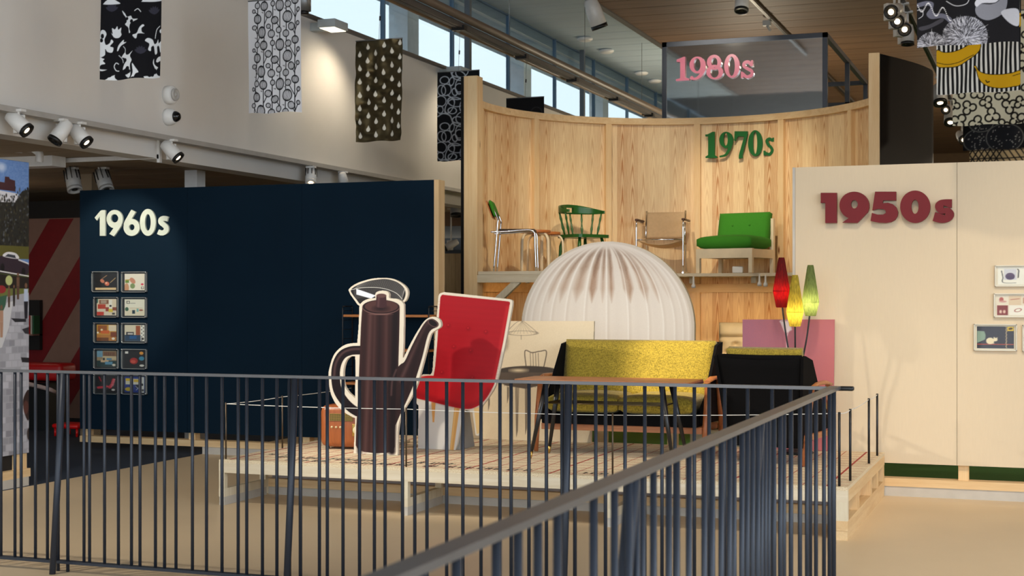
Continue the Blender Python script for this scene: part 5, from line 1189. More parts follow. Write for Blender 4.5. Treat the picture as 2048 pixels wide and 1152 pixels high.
part('back', MB().grid(tuft, 44, 40, (0, .12, 0)), TUFT, c7, True)
part('seat_cushion', MB().pillow((-.3, -.36, .25), (.3, .22, .42), .03), TUFT, c7, True)
for s in (-1, 1): part('armrest', MB().box((s*.36-.06, -.36, .08), (s*.36+.06, .32, .58), bev=.05, seg=3), TUFT, c7, True)
part('base', MB().box((-.4, -.34, .06), (.4, .34, .26), bev=.02), TUFT, c7, True)
for sx in (-1, 1):
    for sy in (-1, 1): part('leg', MB().tube([(sx*.34, sy*.28, 0), (sx*.33, sy*.27, .07)], [.014, .02], 8), TEAK, c7, True)
# ================================================================== TRACK LIGHTS AND OTHER FIXTURES
def aimM(d): return Vector(d).to_track_quat('Z', 'Y').to_matrix().to_4x4()
HEADW = mat('white_spot_housing', (228, 226, 222), .35); HEADG = mat('grey_spot_housing', (186, 184, 180), .4)
def spotlight(label, p, d, r=.055, l=.17, lit=True, group=None, stem=.06, fins=False, m=None, box=True):
    p = Vector(p); t = thing('track_spotlight', label, 'spotlight', p, group=group); M_ = aimM(d); m = m or HEADW; d = Vector(d).normalized()
    part('head', MB().lathe([(r*.55, -l*.55), (r*.8, -l*.5), (r*.95, -l*.2), (r, l*.0), (r, l*.45)], 18, M_), m, t, True)
    part('bezel', MB().lathe([(r*1.02, l*.38), (r*1.02, l*.52), (r*.8, l*.52), (r*.78, l*.46)], 18, M_), BLACKP if not fins else m, t, True)
    part('lens', MB().lathe([(r*.42, l*.47), (r*.25, l*.485)], 14, M_), LENS if lit else BLACKP, t, True)
    if box: part('driver_box', MB().box((-.045, r*.9, -.075), (.045, r*.9+.06, .075), M=Matrix.Rotation(math.atan2(d.x, -d.y)*0 + .6, 4, 'Z'), bev=.006), m, t, True)
    part('mount', MB().tube([(0, 0, stem), (0, 0, r*.5)], .012, 8).box((-.05, -.03, stem-.012), (.05, .03, stem+.008)), m, t, True)
    if fins:
        f_ = MB()
        for i in range(9): a = 2*PI*i/9; f_.box((r*.9, -.004, -l*.5), (r*1.08, .004, l*.05), M=M_ @ Matrix.Rotation(a, 4, 'Z'))
        part('cooling_fins', f_, DARK, t, True)
    return t
GB = 'white spotlights under the bulkhead edge'
for u, v, d, lit, lab in ((37, 246, (.75, .15, -.65), 1, 'white track spotlight under the bulkhead, nearest the left edge, lens facing right'),
                     (122, 264, (-.3, -.5, -.8), 0, 'white track spotlight under the bulkhead tilted away from the room, second from the left'),
                     (159, 270, (.7, .1, -.7), 1, 'white track spotlight under the bulkhead just right of the tilted one'),
                     (343, 302, (.7, .15, -.7), 1, 'white track spotlight alone under the bulkhead, below the two round wall devices'),
                     (622, 352, (.25, -.5, -.85), 1, 'ribbed white track spotlight just above the top of the navy wall')):
    spotlight(lab, atX(u, v, -7.62), d, r=.062, l=.2, lit=lit, group=GB, stem=.10, fins=(u == 622))
spotlight('white track spotlight peeping over the right end of the navy wall', atX(686, 358, -7.62), (0, .4, -.9), r=.055, l=.15, lit=False, group=GB, stem=.08)
spotlight('ribbed grey-white spotlight under the low ceiling, left one of the pair', (-9.33, 12.33, 2.70), (.35, -.2, -.9), .075, .24, False, 'ribbed spotlights under the low ceiling', .12, True, HEADG)
spotlight('ribbed grey-white spotlight under the low ceiling, right one of the pair', (-9.03, 12.43, 2.69), (.5, -.25, -.85), .075, .24, False, 'ribbed spotlights under the low ceiling', .13, True, HEADG)
p = atY(913, 416, 19.6); spotlight('grey spotlight seen in the gap beside the pine post', p, (.1, -.2, -1), .09, .24, False, None, 2.84-p.z, False, HEADG)
p = atY(902, 490, 20.2); spotlight('small pale spotlight lower in the gap beside the pine post', p, (-.8, -.4, -.5), .055, .22, True, None, 2.84-p.z, False, HEADW)
# hanging track of the banners, ceiling tracks
def track(name, label, x, y0, y1, z, w_=.04, h=.05, m=TRACKM, hang=5.87, n=6):
    t = thing(name, label, 'track', (x, (y0+y1)/2, z))
    part('rail', B((x-w_, y0, z), (x+w_, y1, z+h)), m, t); part('slot', B((x-w_*.35, y0, z-.004), (x+w_*.35, y1, z)), BLACKP, t)
    for y in np.linspace(y0+.5, y1-.5, n): part('hanger', MB().tube([(x, y, z+h), (x, y, hang)], .004, 5), GREYM, t)
    return t
bt_ = track('banner_track', 'long dark rail carrying the left banners and crossing the windows', -6.5, 4, 31, 4.67, .055, .06, hang=5.85, n=9)
part('pipe', MB().tube([(-6.40, 4, 4.77), (-6.40, 31, 4.77)], .05, 10), mat('brown_grey_pipe', (112, 98, 84), .45), bt_)
part('pipe', MB().tube([(-6.62, 4, 4.70), (-6.62, 31, 4.70)], .03, 8), mat('pale_bronze_strip', (158, 132, 104), .45), bt_)
for y in np.arange(9.3, 31, 2.17): part('clamp', B((-6.58, y-.05, 4.64), (-6.42, y+.05, 4.70)), BLACKP, bt_)
track('banner_track', 'rail carrying the right banners above the frame edge', -.55, 6, 24, 4.70, .02, .03, n=5)
track('ceiling_track', 'thin light track on the brown ceiling above the mirror box', -4.03, 10, 34, 5.81, .025, .04, n=6)
track('ceiling_track', 'thin hanging light track at the far right carrying the lit spotlights', -1.25, 12, 30, 4.22, .025, .04, n=6)
spotlight('white cylinder spotlight hanging from the grey ceiling left of the mirror box', atZ(1190, 28, 5.62), (.25, .3, -.9), .12, .42, False, None, .25, False, HEADW)
spotlight('white spotlight on the brown ceiling at the top edge of the picture', atZ(1484, 6, 5.7), (0, -.3, -.9), .1, .26, False, None, .12, False, HEADW)
cl_ = thing('track_clamp', 'small grey clamp on the ceiling track above the mirror box', 'clamp', atZ(1534, 44, 5.8)); part('bracket', MB().box((-.06, -.05, -.06), (.06, .05, .02)).tube([(0, 0, -.05), (.05, .02, -.14)], .02, 8), HEADG, cl_, True)
GRR = 'lit spotlights at the far right'
for i, (u, v, Y, d, r, lab) in enumerate(((1812, 20, 13.5, (-.25, -.9, -.3), .075, 'highest of the cluster of lit spotlights left of the snake banner'), (1821, 36, 14.6, (-.1, -.9, -.4), .075, 'second lit spotlight in the cluster left of the snake banner'),
        (1824, 52, 15.8, (.2, -.9, -.4), .07, 'lowest lit spotlight in the cluster left of the snake banner'), (1820, 68, 17.2, (0, -.1, -1), .07, 'dim grey spotlight at the bottom of the cluster left of the snake banner'),
        (1881, 190, 18.5, (.1, -.4, -.9), .10, 'lit cylinder spotlight right of the black curved wall'), (1891, 218, 21.0, (-.1, -.9, -.3), .06, 'small lit spotlight below the cylinder one'), (1896, 232, 20.5, (0, -.5, -.8), .085, 'lowest lit cylinder spotlight beside the cream banner'), (1926, 274, 25, (.3, -.8, -.5), .08, 'farthest lit spotlight at the edge of the dark circle banner'))):
    p = Vector((-1.25, (13.0, 13.42, 13.84, 14.26, 18.6, 20.0, 20.8, 23.6)[i], 4.0)); r = min(r, .062 if i < 4 else .085); spotlight(lab, p, d, r, r*3, i != 3, GRR, max(.02, 4.218-p.z), False, HEADG, box=i < 4)
# ceiling detectors
for u, v in ((1170, 77), (1213, 101), (1310, 161), (1283, 145)):
    pp = atZ(u, v, 5.85); solo('smoke_detector', MB().lathe([(.03, -.05), (.10, -.045), (.13, -.02), (.13, .0), (.09, .02)], 18, Matrix.Translation(pp)), WHITEP, {1170: 'small white ceiling detector nearest the hanging white spotlight', 1213: 'white ceiling detector second from the hanging spotlight', 1310: 'white ceiling detector close to the mirror box corner', 1283: 'small white ceiling detector beside the farther window column'}[u], 'detector', 'detectors on the grey ceiling')
# wall devices on the bulkhead
def RYm(x, y, z): return Matrix.Translation((x, y, z)) @ Matrix.Rotation(math.radians(72), 4, 'Y') @ Matrix.Rotation(0, 4, 'Z')
p = atX(334, 190, -7.70); sd = thing('wall_sounder', 'round white ribbed alarm sounder on the bulkhead wall', 'alarm', p)
part('base', MB().lathe([(.085, 0), (.085, .06), (.075, .075), (.06, .08)], 24, Matrix.Rotation(PI/2, 4, 'Y')), WHITEP, sd, True)
part('horn', MB().lathe([(.058, .08), (.056, .10), (.04, .105), (.034, .09), (.02, .10), (.0, .11)], 24, Matrix.Rotation(PI/2, 4, 'Y')), HEADG, sd, True)
p = atX(334, 234, -7.70); sc_ = thing('dome_camera', 'white dome security camera with a black eye, below the round sounder', 'camera', p)
part('base', MB().lathe([(.08, 0), (.08, .03), (.07, .07), (.055, .09)], 24, Matrix.Rotation(PI/2, 4, 'Y')), WHITEP, sc_, True)
part('dome', MB().lathe([(.052, .085), (.05, .105), (.036, .13), (.018, .142), (0, .146)], 20, Matrix.Rotation(PI/2, 4, 'Y')), mat('black_glass_dome', (14, 14, 15), .08), sc_, True)
# flood lamps on the sill
for u, v, lab in ((664, 50, 'pale grey flood lamp on the window sill, glowing downwards'), (915, 142, 'pale grey flood lamp on the sill behind the ring banner')):
    p = atX(u, v, -7.45); t = thing('flood_lamp', lab, 'lamp', p, group='flood lamps on the window sill')
    part('arm', MB().box((-.25, -.05, -.06), (-.10, .05, .03), bev=.006), mat('pale_grey_metal', (176, 184, 186), .45), t, True)
    part('housing', MB().box((-.10, -.16, -.05), (.12, .16, .04), bev=.008), mat('pale_grey_metal', (176, 184, 186), .45), t, True)
    part('diffuser', MB().box((-.08, -.14, -.056), (.10, .14, -.05)), mat('flood_diffuser', (255, 246, 226), .4, emit=(1, .9, .7), es=1.6), t, True)
p = atX(608, 6, -7.3); t = thing('roller_motor', 'ribbed grey cylinder hanging at the top of the window beside the stem banner', 'fixture', p)
part('drum', MB().lathe([(.03, -.09), (.075, -.085), (.075, .12), (.06, .13)], 18), GREYM, t, True); part('collar', MB().lathe([(.05, -.12), (.05, -.09)], 16), BLACKP, t, True); part('rod', MB().tube([(0, 0, .13), (0, 0, .9)], .01, 6), GREYM, t, True)
# pipes and trunking under the low ceiling
pp = thing('drain_pipe', 'white drain pipe with an elbow under the low ceiling at the left edge', 'pipe', (-9.0, 10.3, 2.6)); a = atY(-60, 290, 11.0); b = atY(66, 297, 11.0); c = atY(78, 306, 11.0)
part('pipe', MB().tube([a, atY(20, 296, 11.0), b], .035, 10), HEADW, pp); part('elbow', MB().tube(smooth([b, c, atY(79, 314, 11.0), atY(78, 324, 11.0)], 4, False), .036, 10), HEADW, pp); part('collar', MB().tube([atY(28, 296, 11.0), atY(44, 297, 11.0)], .043, 10), HEADW, pp); part('hanger', MB().tube([atY(64, 296, 11.0), atY(64, 275, 11.0)], .008, 6), HEADW, pp)
a = atY(118, 318, 11.4); solo('cable_duct', B((-11.4, 11.3, 2.74), (a.x, 11.5, 2.838)), HEADW, 'white cable duct box under the low ceiling near the pipe elbow', 'duct')
lt = thing('soffit_frame', 'thin white angled trim framing the low ceiling edge', 'trim', (-8, 12, 2.8))
p0, p1 = atX(316, 290, -7.80), atX(316, 311, -7.80); part('upright', B((-7.80, p0.y-.02, 2.76), (-7.77, p0.y+.02, 2.97)), HEADW, lt); part('flat_bar', B((-9.6, p0.y-.02, 2.795), (-7.78, p0.y+.02, 2.835)), HEADW, lt)
for u, nm, lab in ((181, 'low', 'brownish square column rising behind the navy wall near its left end'), (390, 'high', 'white square column rising behind the navy wall')):
    p = atY(u, 360, 13.2); solo('square_column', B((p.x-.075, 13.12, .005), (p.x+.075, 13.28, 2.838)), LOWC if nm == 'low' else HEADW, lab, 'column')

# ================================================================== PICTURE FRAMES (clear acrylic boxes with a print inside)
def frame(label, u0, v0, u1, v1, Y, pic, group, tint=None, m=PRINT, lit=False):
    a, b = atY(u0, v0, Y), atY(u1, v1, Y); t = thing('picture_frame', label, 'picture', ((a.x+b.x)/2, Y, b.z), group=group); d = .028
    part('back_plate', B((a.x, Y-.004, b.z), (b.x, Y-.0005, a.z)), m_back if not lit else m_backl, t)
    part('acrylic_cover', B((a.x, Y-d, b.z), (b.x, Y-d+.003, a.z)), ACRYL, t)
    fm = MB()
    for q_ in ((a.x, a.x+.006, b.z, a.z), (b.x-.006, b.x, b.z, a.z), (a.x, b.x, b.z, b.z+.006), (a.x, b.x, a.z-.006, a.z)): fm.box((q_[0], Y-d+.003, q_[2]), (q_[1], Y-.004, q_[3]))
    part('acrylic_edge', fm, mat('acrylic_edge', (150, 150, 146), .15) if not lit else mat('acrylic_edge_pale', (224, 216, 200), .2), t)
    if not lit:
        for x in (a.x+.008, b.x-.008):
            for z in (a.z-.008, b.z+.008): part('corner_screw', MB().lathe([(0, .004), (.008, .003), (.009, 0)], 8, Matrix.Translation((x, Y-d, z)) @ RX(90)), CHROME, t)
    mu, mv = (.10, .10) if not lit else (.07, .09)
    c = Canvas(0, 0, 1, 1, 1/52., (230, 224, 208)); pic(c); ax, az, w_, h = a.x+(b.x-a.x)*mu, a.z-(a.z-b.z)*mv, (b.x-a.x)*(1-2*mu), (a.z-b.z)*(1-2*mv)
    c.emit('print', lambda x, y: (ax+x*w_, Y-.006, az-y*h), m, t)
    return t
m_back = mat('dark_backing', (28, 30, 34), .5); m_backl = mat('pale_backing', (226, 214, 192), .5)
R_ = lambda c, a, b, e, f_, col, op=1.: c.rect(a, b, e, f_, col, op)
def room(c, wall, floor, items):
    c.c[:] = wall; R_(c, 0, .62, 1, 1, floor)
    for it in items: (R_ if it[0] == 'r' else (lambda c, x, y, a, b, col: c.ell(x, y, a, b, col)) if it[0] == 'e' else None)(c, *it[1:])
def p1(c):
    c.c[:] = (22, 20, 22); R_(c, 0, .86, 1, 1, (222, 190, 140)); c.line([(.3, .35), (.55, .12)], .035, (170, 130, 90)); c.line([(.72, .55), (.96, .28)], .035, (190, 160, 110)); c.ell(.34, .46, .09, .13, (206, 120, 90), -30); c.ell(.56, .62, .11, .13, (216, 110, 80), -20); c.ell(.53, .58, .05, .05, (240, 190, 160))
def p2(c):
    c.c[:] = (236, 226, 206); c.ell(.1, .85, .12, .28, (206, 150, 110)); R_(c, .03, .38, .22, .55, (110, 140, 50)); c.line([(.05, .38), (.3, .36)], .06, (190, 160, 70)); c.ell(.4, .42, .12, .2, (206, 140, 110), -30); c.ell(.4, .74, .12, .16, (130, 150, 96)); c.ell(.88, .64, .07, .06, (214, 60, 84)); R_(c, .82, .78, .97, .93, (60, 60, 60), .6); c.ell(.9, .85, .05, .05, (236, 226, 206))
def p3(c): room(c, (222, 206, 178), (214, 200, 178), [('r', .12, .05, .6, .3, (130, 84, 60)), ('r', .2, .08, .5, .26, (170, 150, 130)), ('r', .05, .32, .45, .6, (180, 62, 44)), ('r', .45, .5, .62, .75, (150, 60, 48)), ('r', .62, .05, .78, .6, (232, 226, 212)), ('e', .7, .42, .06, .06, (40, 40, 42)), ('r', .6, .6, .82, .8, (214, 190, 70)), ('r', .8, .5, 1, .7, (140, 70, 50)), ('r', 0, .78, .36, 1, (190, 60, 48)), ('r', .78, .84, .92, .95, (60, 60, 60)), ('e', .02, .1, .05, .16, (70, 110, 100))])
def p4(c): room(c, (228, 224, 204), (224, 214, 186), [('r', .1, .1, .26, .26, (40, 40, 40)), ('e', .18, .18, .06, .06, (228, 224, 204)), ('r', .28, .22, .54, .25, (130, 130, 126)), ('e', .11, .6, .09, .12, (60, 100, 76)), ('r', .38, .66, .52, .88, (30, 56, 70)), ('r', .6, .56, .7, .76, (130, 180, 176)), ('e', .82, .66, .1, .05, (150, 80, 60)), ('r', .25, .52, .9, .56, (206, 184, 150))])
def p5(c): room(c, (196, 146, 60), (180, 120, 56), [('r', .05, .05, .52, .5, (150, 86, 40)), ('r', .6, .03, 1, .4, (226, 210, 180)), ('r', .2, .36, .64, .56, (206, 96, 44)), ('r', .7, .45, 1, .75, (126, 62, 36)), ('r', 0, .8, .6, 1, (112, 64, 34)), ('e', .05, .5, .05, .06, (240, 230, 210)), ('e', .84, .86, .08, .07, (236, 226, 210)), ('e', .25, .32, .06, .06, (236, 220, 180))])
def p6(c): room(c, (218, 208, 180), (40, 66, 92), [('r', .56, .05, .78, .62, (160, 84, 50)), ('r', .08, .44, .46, .66, (34, 32, 40)), ('r', .15, .5, .42, .6, (200, 196, 190)), ('r', .25, .66, .6, .86, (28, 86, 140)), ('r', .8, .0, 1, 1, (230, 226, 214))] + [('e', .85+.09*(i % 2), .07+.11*i, .025, .035, (40, 40, 40)) for i in range(9)] + [('e', .9, .85, .07, .07, (60, 60, 60))])
def p7(c): room(c, (150, 130, 100), (34, 58, 58), [('r', 0, 0, .3, .4, (110, 150, 170)), ('r', .3, .05, 1, .34, (124, 92, 64)), ('r', .3, .34, 1, .56, (190, 172, 136)), ('r', .2, .56, .6, .72, (200, 168, 130)), ('r', .42, .68, .8, .86, (96, 146, 172)), ('r', .5, .46, .76, .58, (80, 130, 160)), ('e', .87, .88, .09, .07, (220, 210, 190)), ('e', .36, .52, .05, .08, (28, 30, 36))] + [('r', .4+.09*i, .1, .44+.09*i, .3, (90, 50, 40)) for i in range(6)])
def p8(c): c.c[:] = (22, 22, 25); c.ell(.46, .62, .2, .2, (164, 34, 30)); c.ell(.43, .66, .13, .1, (206, 84, 66)); c.ell(.84, .13, .1, .1, (222, 150, 56)); c.ell(.85, .46, .13, .13, (60, 138, 170), -30); c.ell(.86, .9, .12, .07, (226, 222, 210)); R_(c, .02, .03, .18, .17, (226, 222, 214))
def p9(c):
    c.c[:] = (28, 20, 22); c.line([(.12, .05), (.22, .3)], .07, (160, 24, 40)); c.line([(.08, .72), (.45, .66)], .14, (196, 26, 46)); c.line([(.5, .62), (.72, .68)], .1, (206, 60, 70)); c.line([(.66, .68), (.78, .5), (.86, .2)], .16, (206, 36, 54))
    for i in range(5): c.line([(.72+.03*i, .62-.1*i), (.86+.02*i, .58-.1*i)], .025, (240, 190, 190))
    c.ell(.84, .84, .09, .06, (222, 214, 204))
def p10(c): room(c, (40, 64, 140), (34, 56, 130), [('r', .05, .12, .35, .5, (226, 220, 190)), ('r', .05, .12, .35, .28, (230, 190, 40)), ('r', .42, .14, .76, .5, (228, 222, 206)), ('r', .45, .18, .74, .34, (232, 190, 60)), ('r', .56, .5, .76, .7, (30, 30, 40)), ('r', .8, .02, .98, 1, (224, 222, 214)), ('e', .88, .5, .05, .08, (40, 40, 44)), ('e', .2, .8, .18, .12, (200, 170, 40)), ('r', .85, .78, .96, .92, (90, 90, 90))]) or c.line([(.55, .6), (.78, .85)], .02, (230, 230, 230)) or c.line([(.76, .6), (.58, .85)], .02, (230, 230, 230))
G6 = 'catalogue covers in acrylic frames on the navy wall'
D6 = ['black cover with two dangling orange balls', 'cream cover with green vegetable basket', 'red and brown furnished room', 'pale room cover with small dark chairs', 'orange-brown living room', 'blue-floored room with a patterned side strip', 'teal room with a blue daybed', 'black cover with a red round chair', 'dark cover with a red striped lounge chair', 'blue room with yellow cushions']
for i, (pic, d_) in enumerate(zip((p1, p2, p3, p4, p5, p6, p7, p8, p9, p10), D6)):
    r_, k = divmod(i, 2); v0 = (543, 594, 645, 697, 748)[r_]; u0, u1 = ((186 if r_ == 0 else 189.5), 238.5) if k == 0 else (245, 295)
    frame('acrylic-framed print on the navy wall showing a ' + d_, u0, v0 + k*.6, u1, v0 + 41 + k*.6, 12.0, pic, G6)
def q1(c): c.c[:] = (236, 230, 216); R_(c, .17, .1, .52, .72, (206, 204, 210)); c.ell(.34, .52, .13, .2, (86, 64, 96)); R_(c, .24, .5, .45, .66, (70, 50, 84)); c.line(smooth([(.1, .2), (.14, .6), (.12, .8), (.2, .9), (.5, .9)], 5, False), .022, (30, 30, 32)); c.line([(.55, .1), (.58, .2), (.56, .6)], .03, (30, 30, 32)); c.ell(.87, .68, .1, .14, (216, 96, 80)); c.ell(.87, .68, .06, .09, (236, 200, 190))
def q2_(c): c.c[:] = (232, 218, 196); R_(c, 0, .5, .3, 1, (130, 40, 40)); R_(c, .32, 0, .66, .48, (222, 196, 164)); R_(c, .34, .5, 1, 1, (240, 232, 218)); c.line([(.38, .2), (.6, .16)], .03, (170, 84, 70)); c.ell(.12, .2, .06, .12, (180, 90, 80)); c.ell(.16, .3, .1, .05, (206, 150, 140)); c.ell(.1, .82, .035, .09, (226, 190, 170)); c.ell(.2, .82, .035, .09, (226, 190, 170)); c.ell(.57, .74, .07, .1, (150, 60, 50), 50, 1, 0, .02); R_(c, .7, .1, .95, .4, (196, 150, 120))
def q3_(c):
    c.c[:] = (50, 50, 64); c.poly([(0, .2), (.2, .22), (.24, .4), (.22, .6), (0, .76)], (136, 158, 140)); R_(c, 0, .8, 1, .83, (206, 80, 60)); c.ell(.36, .66, .11, .15, (238, 222, 186)); c.ell(.5, .6, .06, .08, (238, 222, 186)); c.poly([(.45, .54), (.46, .46), (.5, .54)], (238, 222, 186)); c.poly([(.51, .54), (.56, .48), (.55, .58)], (238, 222, 186)); c.line([(.3, .76), (.46, .77)], .03, (238, 222, 186)); R_(c, .82, 0, 1, .2, (226, 190, 60)); c.ell(.91, .1, .06, .04, (60, 30, 20), -20)
    c.line([(.78 + (.03 if i % 2 else 0), i*.075) for i in range(14)], .02, (216, 190, 150))
G5 = 'acrylic-framed prints on the beige wall'
frame('pale framed print with a purple wing chair, topmost on the beige wall', 1990, 531, 2074, 573, 11.27, q1, G5, lit=True)
frame('framed print divided in coloured fields with a pink chair and red ellipse', 1988, 587, 2074, 635, 11.27, q2_, G5, lit=True)
frame('framed print of a white cat on a dark ground with a red line', 1948, 648, 2034, 702, 11.27, q3_, G5, lit=True)
frame('framed print on the beige wall cut off by the right edge of the picture', 2045, 650, 2128, 704, 11.27, q1, G5, lit=True)

# ================================================================== GIANT PHOTOGRAPH AT THE LEFT EDGE
bbd = thing('photo_panel', 'tall colour photograph of a car, people and paving at the left edge', 'photograph', (-7.64, 9.0, .003))
part('panel', B((-7.665, 8.5, .262), (-7.622, 9.514, 2.577)), mat('dark_panel_edge', (60, 60, 62), .6), bbd)
part('base_block', B((-7.66, 9.36, .075), (-7.63, 9.50, .26)), PINE, bbd); part('base_beam', B((-7.72, 8.5, .075), (-7.61, 9.52, .14)), PINEY, bbd); part('plinth', B((-7.71, 8.5, .004), (-7.61, 9.50, .075)), GREYP, bbd); part('rear_support', B((-7.72, 8.5, .14), (-7.667, 9.514, 2.55)), DARK, bbd)
def photo(c):   # u 0..58, v 318..905, foreshortened
    c.c[:] = (92, 128, 186); c.speck((150, 176, 214), .3, 3, 0, 3); c.ell(3, 330, 8, 8, (180, 196, 222), 0, 1, 8)
    c.poly([(-30, 358), (9, 360), (10, 348), (18, 348), (20, 352), (30, 354), (31, 376), (-30, 374)], (64, 34, 40)); c.poly([(-30, 374), (36, 380), (42, 402), (-30, 402)], (206, 206, 212))
    c.poly([(-30, 402), (30, 398), (44, 374), (60, 368), (60, 494), (-30, 494)], (40, 40, 36))
    rg = random.Random(3)
    for i in range(420):
        x = rg.uniform(-30, 60); y = rg.uniform(385 if x < 30 else 368, 492); c.ell(x, y, rg.uniform(.6, 2), rg.uniform(1.5, 4.5), rg.choice(((34, 32, 26), (48, 46, 34), (26, 24, 22), (66, 62, 46), (84, 88, 92))), 0, .8)
    c.rect(-30, 486, 60, 512, (92, 88, 40)); c.poly([(-30, 512), (60, 526), (60, 560), (-30, 560)], (70, 80, 40))
    c.poly(smooth([(-30, 516), (8, 506), (14, 500), (32, 502), (38, 514), (56, 522), (57, 540), (40, 545), (-30, 536)], 4), (52, 40, 50)); c.poly(smooth([(6, 508), (14, 499), (32, 501), (37, 512)], 4), (222, 220, 222)); c.poly([(10, 508), (16, 503), (30, 505), (32, 511)], (60, 64, 74)); c.ell(5, 530, 4, 8, (24, 22, 24)); c.ell(47, 538, 4, 8, (24, 22, 24)); c.line([(38, 514), (57, 521)], 3, (216, 214, 218))
    c.line([(-30, 533), (60, 547)], 2.5, (226, 224, 222)); c.poly([(-30, 540), (60, 550), (60, 575), (-30, 578)], (40, 34, 30)); c.rect(-30, 572, 60, 600, (110, 116, 60)); c.ell(18, 556, 7, 10, (190, 196, 130)); c.ell(3, 574, 9, 8, (150, 44, 48))
    c.poly([(-30, 596), (60, 580), (60, 910), (-30, 910)], (168, 168, 176))
    for y in range(606, 905, 14):
        for x in range(-30, 62, 12):
            g = rg.randint(140, 190); c.rect(x+(y//14 % 2)*6, y, x+11+(y//14 % 2)*6, y+12.4, (g, g, g+8), .8)
    c.poly([(-5, 590), (14, 585), (6, 640), (-30, 690)], (60, 96, 76)); c.poly([(14, 600), (26, 598), (18, 650), (4, 690), (-30, 700)], (206, 206, 208))
    def fig(x, y, s, top, bot):
        c.ell(x, y, 2*s, 4*s, (120, 86, 66)); c.poly([(x-3*s, y+5*s), (x+3*s, y+5*s), (x+3*s, y+24*s), (x-3*s, y+24*s)], top); c.poly([(x-3*s, y+24*s), (x+3*s, y+24*s), (x+2*s, y+50*s), (x-2*s, y+50*s)], bot)
    fig(36, 544, 1, (110, 80, 62), (96, 70, 56)); fig(28, 568, .8, (60, 48, 42), (50, 42, 40)); fig(18, 570, .8, (120, 84, 66), (80, 60, 50)); fig(52, 566, 1.35, (188, 200, 222), (34, 34, 42)); fig(3, 610, 1.2, (180, 140, 116), (176, 136, 112))
    c.poly([(22, 632), (52, 634), (52, 640), (30, 640)], (40, 40, 46)); c.poly([(44, 655), (60, 650), (60, 666), (50, 664)], (50, 48, 54)); c.poly([(42, 712), (60, 714), (60, 724), (44, 722)], (36, 34, 40)); c.poly(smooth([(58, 780), (46, 800), (50, 830), (58, 840)], 4), (50, 34, 32)); c.ell(52, 815, 5, 14, (90, 54, 48)); c.ell(58, 870, 4, 12, (60, 50, 48))
c = Canvas(-30, 314, 59, 908, 1., (90, 128, 186)); photo(c)
def pm_(u, v):
    p = atX(max(min(u, 58.2), -30), v, -7.62); f_ = (v-314)/(908-314); p.z = 2.575 - f_*(2.575-.264); p.y = min(p.y, 9.512); return p
c.emit('photo_print', pm_, PRINT, bbd)

# ================================================================== BEYOND: MEZZANINE ROOM AND BACK HALL
sw = thing('striped_wall', 'red and beige diagonally striped wall in the dim room behind', 'display wall', (-11.6, 15, .004))
part('panel', B((-13.2, 15.0, .004), (-10.2, 15.06, 2.49)), mat('dusty_pink_paint', (148, 112, 96), .8), sw)
def quadstripe(P, n): return MB().prism([P], lambda x, z: (x, 14.995, z), (0, .004, 0))
REDP = mat('deep_red_paint', (128, 14, 18), .6)
for x in (-14.20, -13.42, -12.64, -11.86, -11.08):
    P = [(x, .01), (x+.36, .01), (x+.36+1.72, 2.48), (x+1.72, 2.48)]; 
    def clipx(P, X, keep):
        out = []
        for i in range(len(P)):
            a, b = P[i], P[(i+1) % len(P)]; ia, ib = keep(a[0], X), keep(b[0], X)
            if ia: out.append(a)
            if ia != ib: t = (X-a[0])/(b[0]-a[0]); out.append((X, a[1]+t*(b[1]-a[1])))
        return out
    P = clipx(clipx(P, -13.2, lambda q, X: q >= X), -10.2, lambda q, X: q <= X)
    if len(P) > 2: part('red_stripe', quadstripe(P, 0), REDP, sw)
part('top_beam', B((-13.2, 14.93, 2.49), (-10.2, 15.06, 2.70)), DARK, sw)
lz = thing('red_lounge_seat', 'red bench seat with a pale curved base at the dim far left', 'seat', (-11.2, 13.8, .004))
a, b = atY(58, 726, 13.6), atY(122, 782, 13.6)
part('back', B((a.x-.5, 13.6, .55), (b.x, 13.9, a.z), bev=.05, seg=3), mat('red_vinyl', (190, 22, 24), .4), lz)
part('shell', MB().grid(lambda s, t: (a.x-.5+s*(b.x-a.x+.6), 13.3+.1*t, .62-.12*s*s-.04*t), 8, 2, (0, 0, -.04)), mat('pale_shell', (196, 170, 160), .5), lz)
part('base', B((a.x-.3, 13.5, .004), (b.x-.1, 13.85, .54)), BLACKP, lz)
rs = thing('red_stool', 'small bright red stool glimpsed at the left end of the navy wall', 'stool', (-9.5, 13.1, .004)); p = atY(151, 850, 13.1)
part('seat', MB().box((p.x-.2, 12.95, p.z-.03), (p.x+.14, 13.25, p.z+.02), bev=.02), mat('bright_red_plastic', (226, 20, 20), .35), rs)
for x in (p.x-.17, p.x+.11):
    for y in (12.98, 13.22): part('leg', MB().tube([(x, y, .004), (x, y, p.z-.03)], .014, 8), mat('bright_red_plastic', (226, 20, 20), .35), rs)
bs = thing('wall_niche', 'narrow pale shelf niche beside the photograph panel', 'shelf', (-11.9, 14.9, 1)); a, b = atY(50, 600, 14.9), atY(76, 700, 14.9)
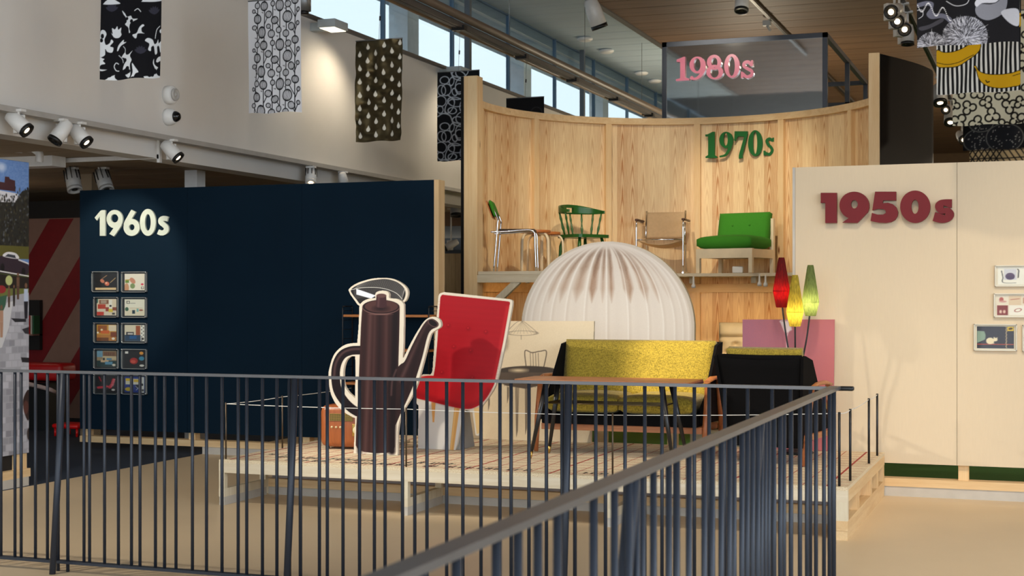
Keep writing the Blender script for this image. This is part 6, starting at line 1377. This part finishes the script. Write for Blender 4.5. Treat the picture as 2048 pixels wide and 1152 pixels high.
part('back', B((a.x-.3, 14.93, b.z), (b.x, 14.985, a.z)), DARK, bs); part('ledge', B((a.x-.3, 14.8, b.z+.18), (b.x, 14.985, b.z+.2)), mat('dusty_pink_paint', (148, 112, 96), .8), bs)
for i, col in enumerate(((196, 30, 26), (214, 206, 190), (40, 96, 60))):
    x = atY(61+i*4.2, 640, 14.85).x; solo('book', B((x, 14.81, b.z+.201), (x+.022, 14.92, b.z+.43)), mat('book_cloth_%d' % i, col, .6), ('red book leftmost in the narrow niche', 'cream book between the red and green ones in the niche', 'green book rightmost in the narrow niche')[i], 'book', 'books in the narrow niche')
# gap beside the pine post
gw = thing('wood_panel_wall', 'brown veneer wall with a glazed strip seen through the gap beside the pine post', 'display wall', (-8.8, 21, .004))
for i in range(4): part('panel', B((-9.5+i*.4, 21.0, .004), (-9.5+i*.4+.396, 21.06, 2.19)), wood('dim_veneer', (160, 136, 96), (128, 104, 68), 'z', 1.2, .5, .4), gw)
part('glass_strip', B((-9.5, 21.02, 2.2), (-7.9, 21.03, 2.62)), GLASS, gw); part('head_beam', B((-9.5, 20.98, 2.62), (-7.9, 21.1, 2.84)), mat('dim_brown_beam', (110, 84, 62), .6), gw)
# back hall to the right
db = thing('dark_counter', 'long dark counter front far behind the beige wall', 'counter', (1, 24, 0)); part('front', B((-1.6, 24, .004), (4, 24.4, 3.05)), DARK, db); part('top', B((-1.62, 23.96, 3.05), (4, 24.42, 3.12)), BLACK, db)
p = atY(1878, 302, 23.9); gl = thing('dark_globe_vase', 'dark rounded vase shape standing far back right of the black curved wall', 'vase', (p.x, 24.15, 3.12))
part('body', MB().lathe([(.10, 0), (.25, .05), (.30, .2), (.27, .36), (.18, .44), (.20, .48)], 22), mat('dark_glass_blue', (36, 42, 50), .25), gl, True); part('rim', MB().lathe([(.20, .48), (.22, .50), (.20, .51)], 22), BLACKP, gl, True)
struct('wall_back.001', B((-1.6, 34, .004), (6, 34.2, 5.84)), mat('brown_far_wall', (120, 92, 62), .7))
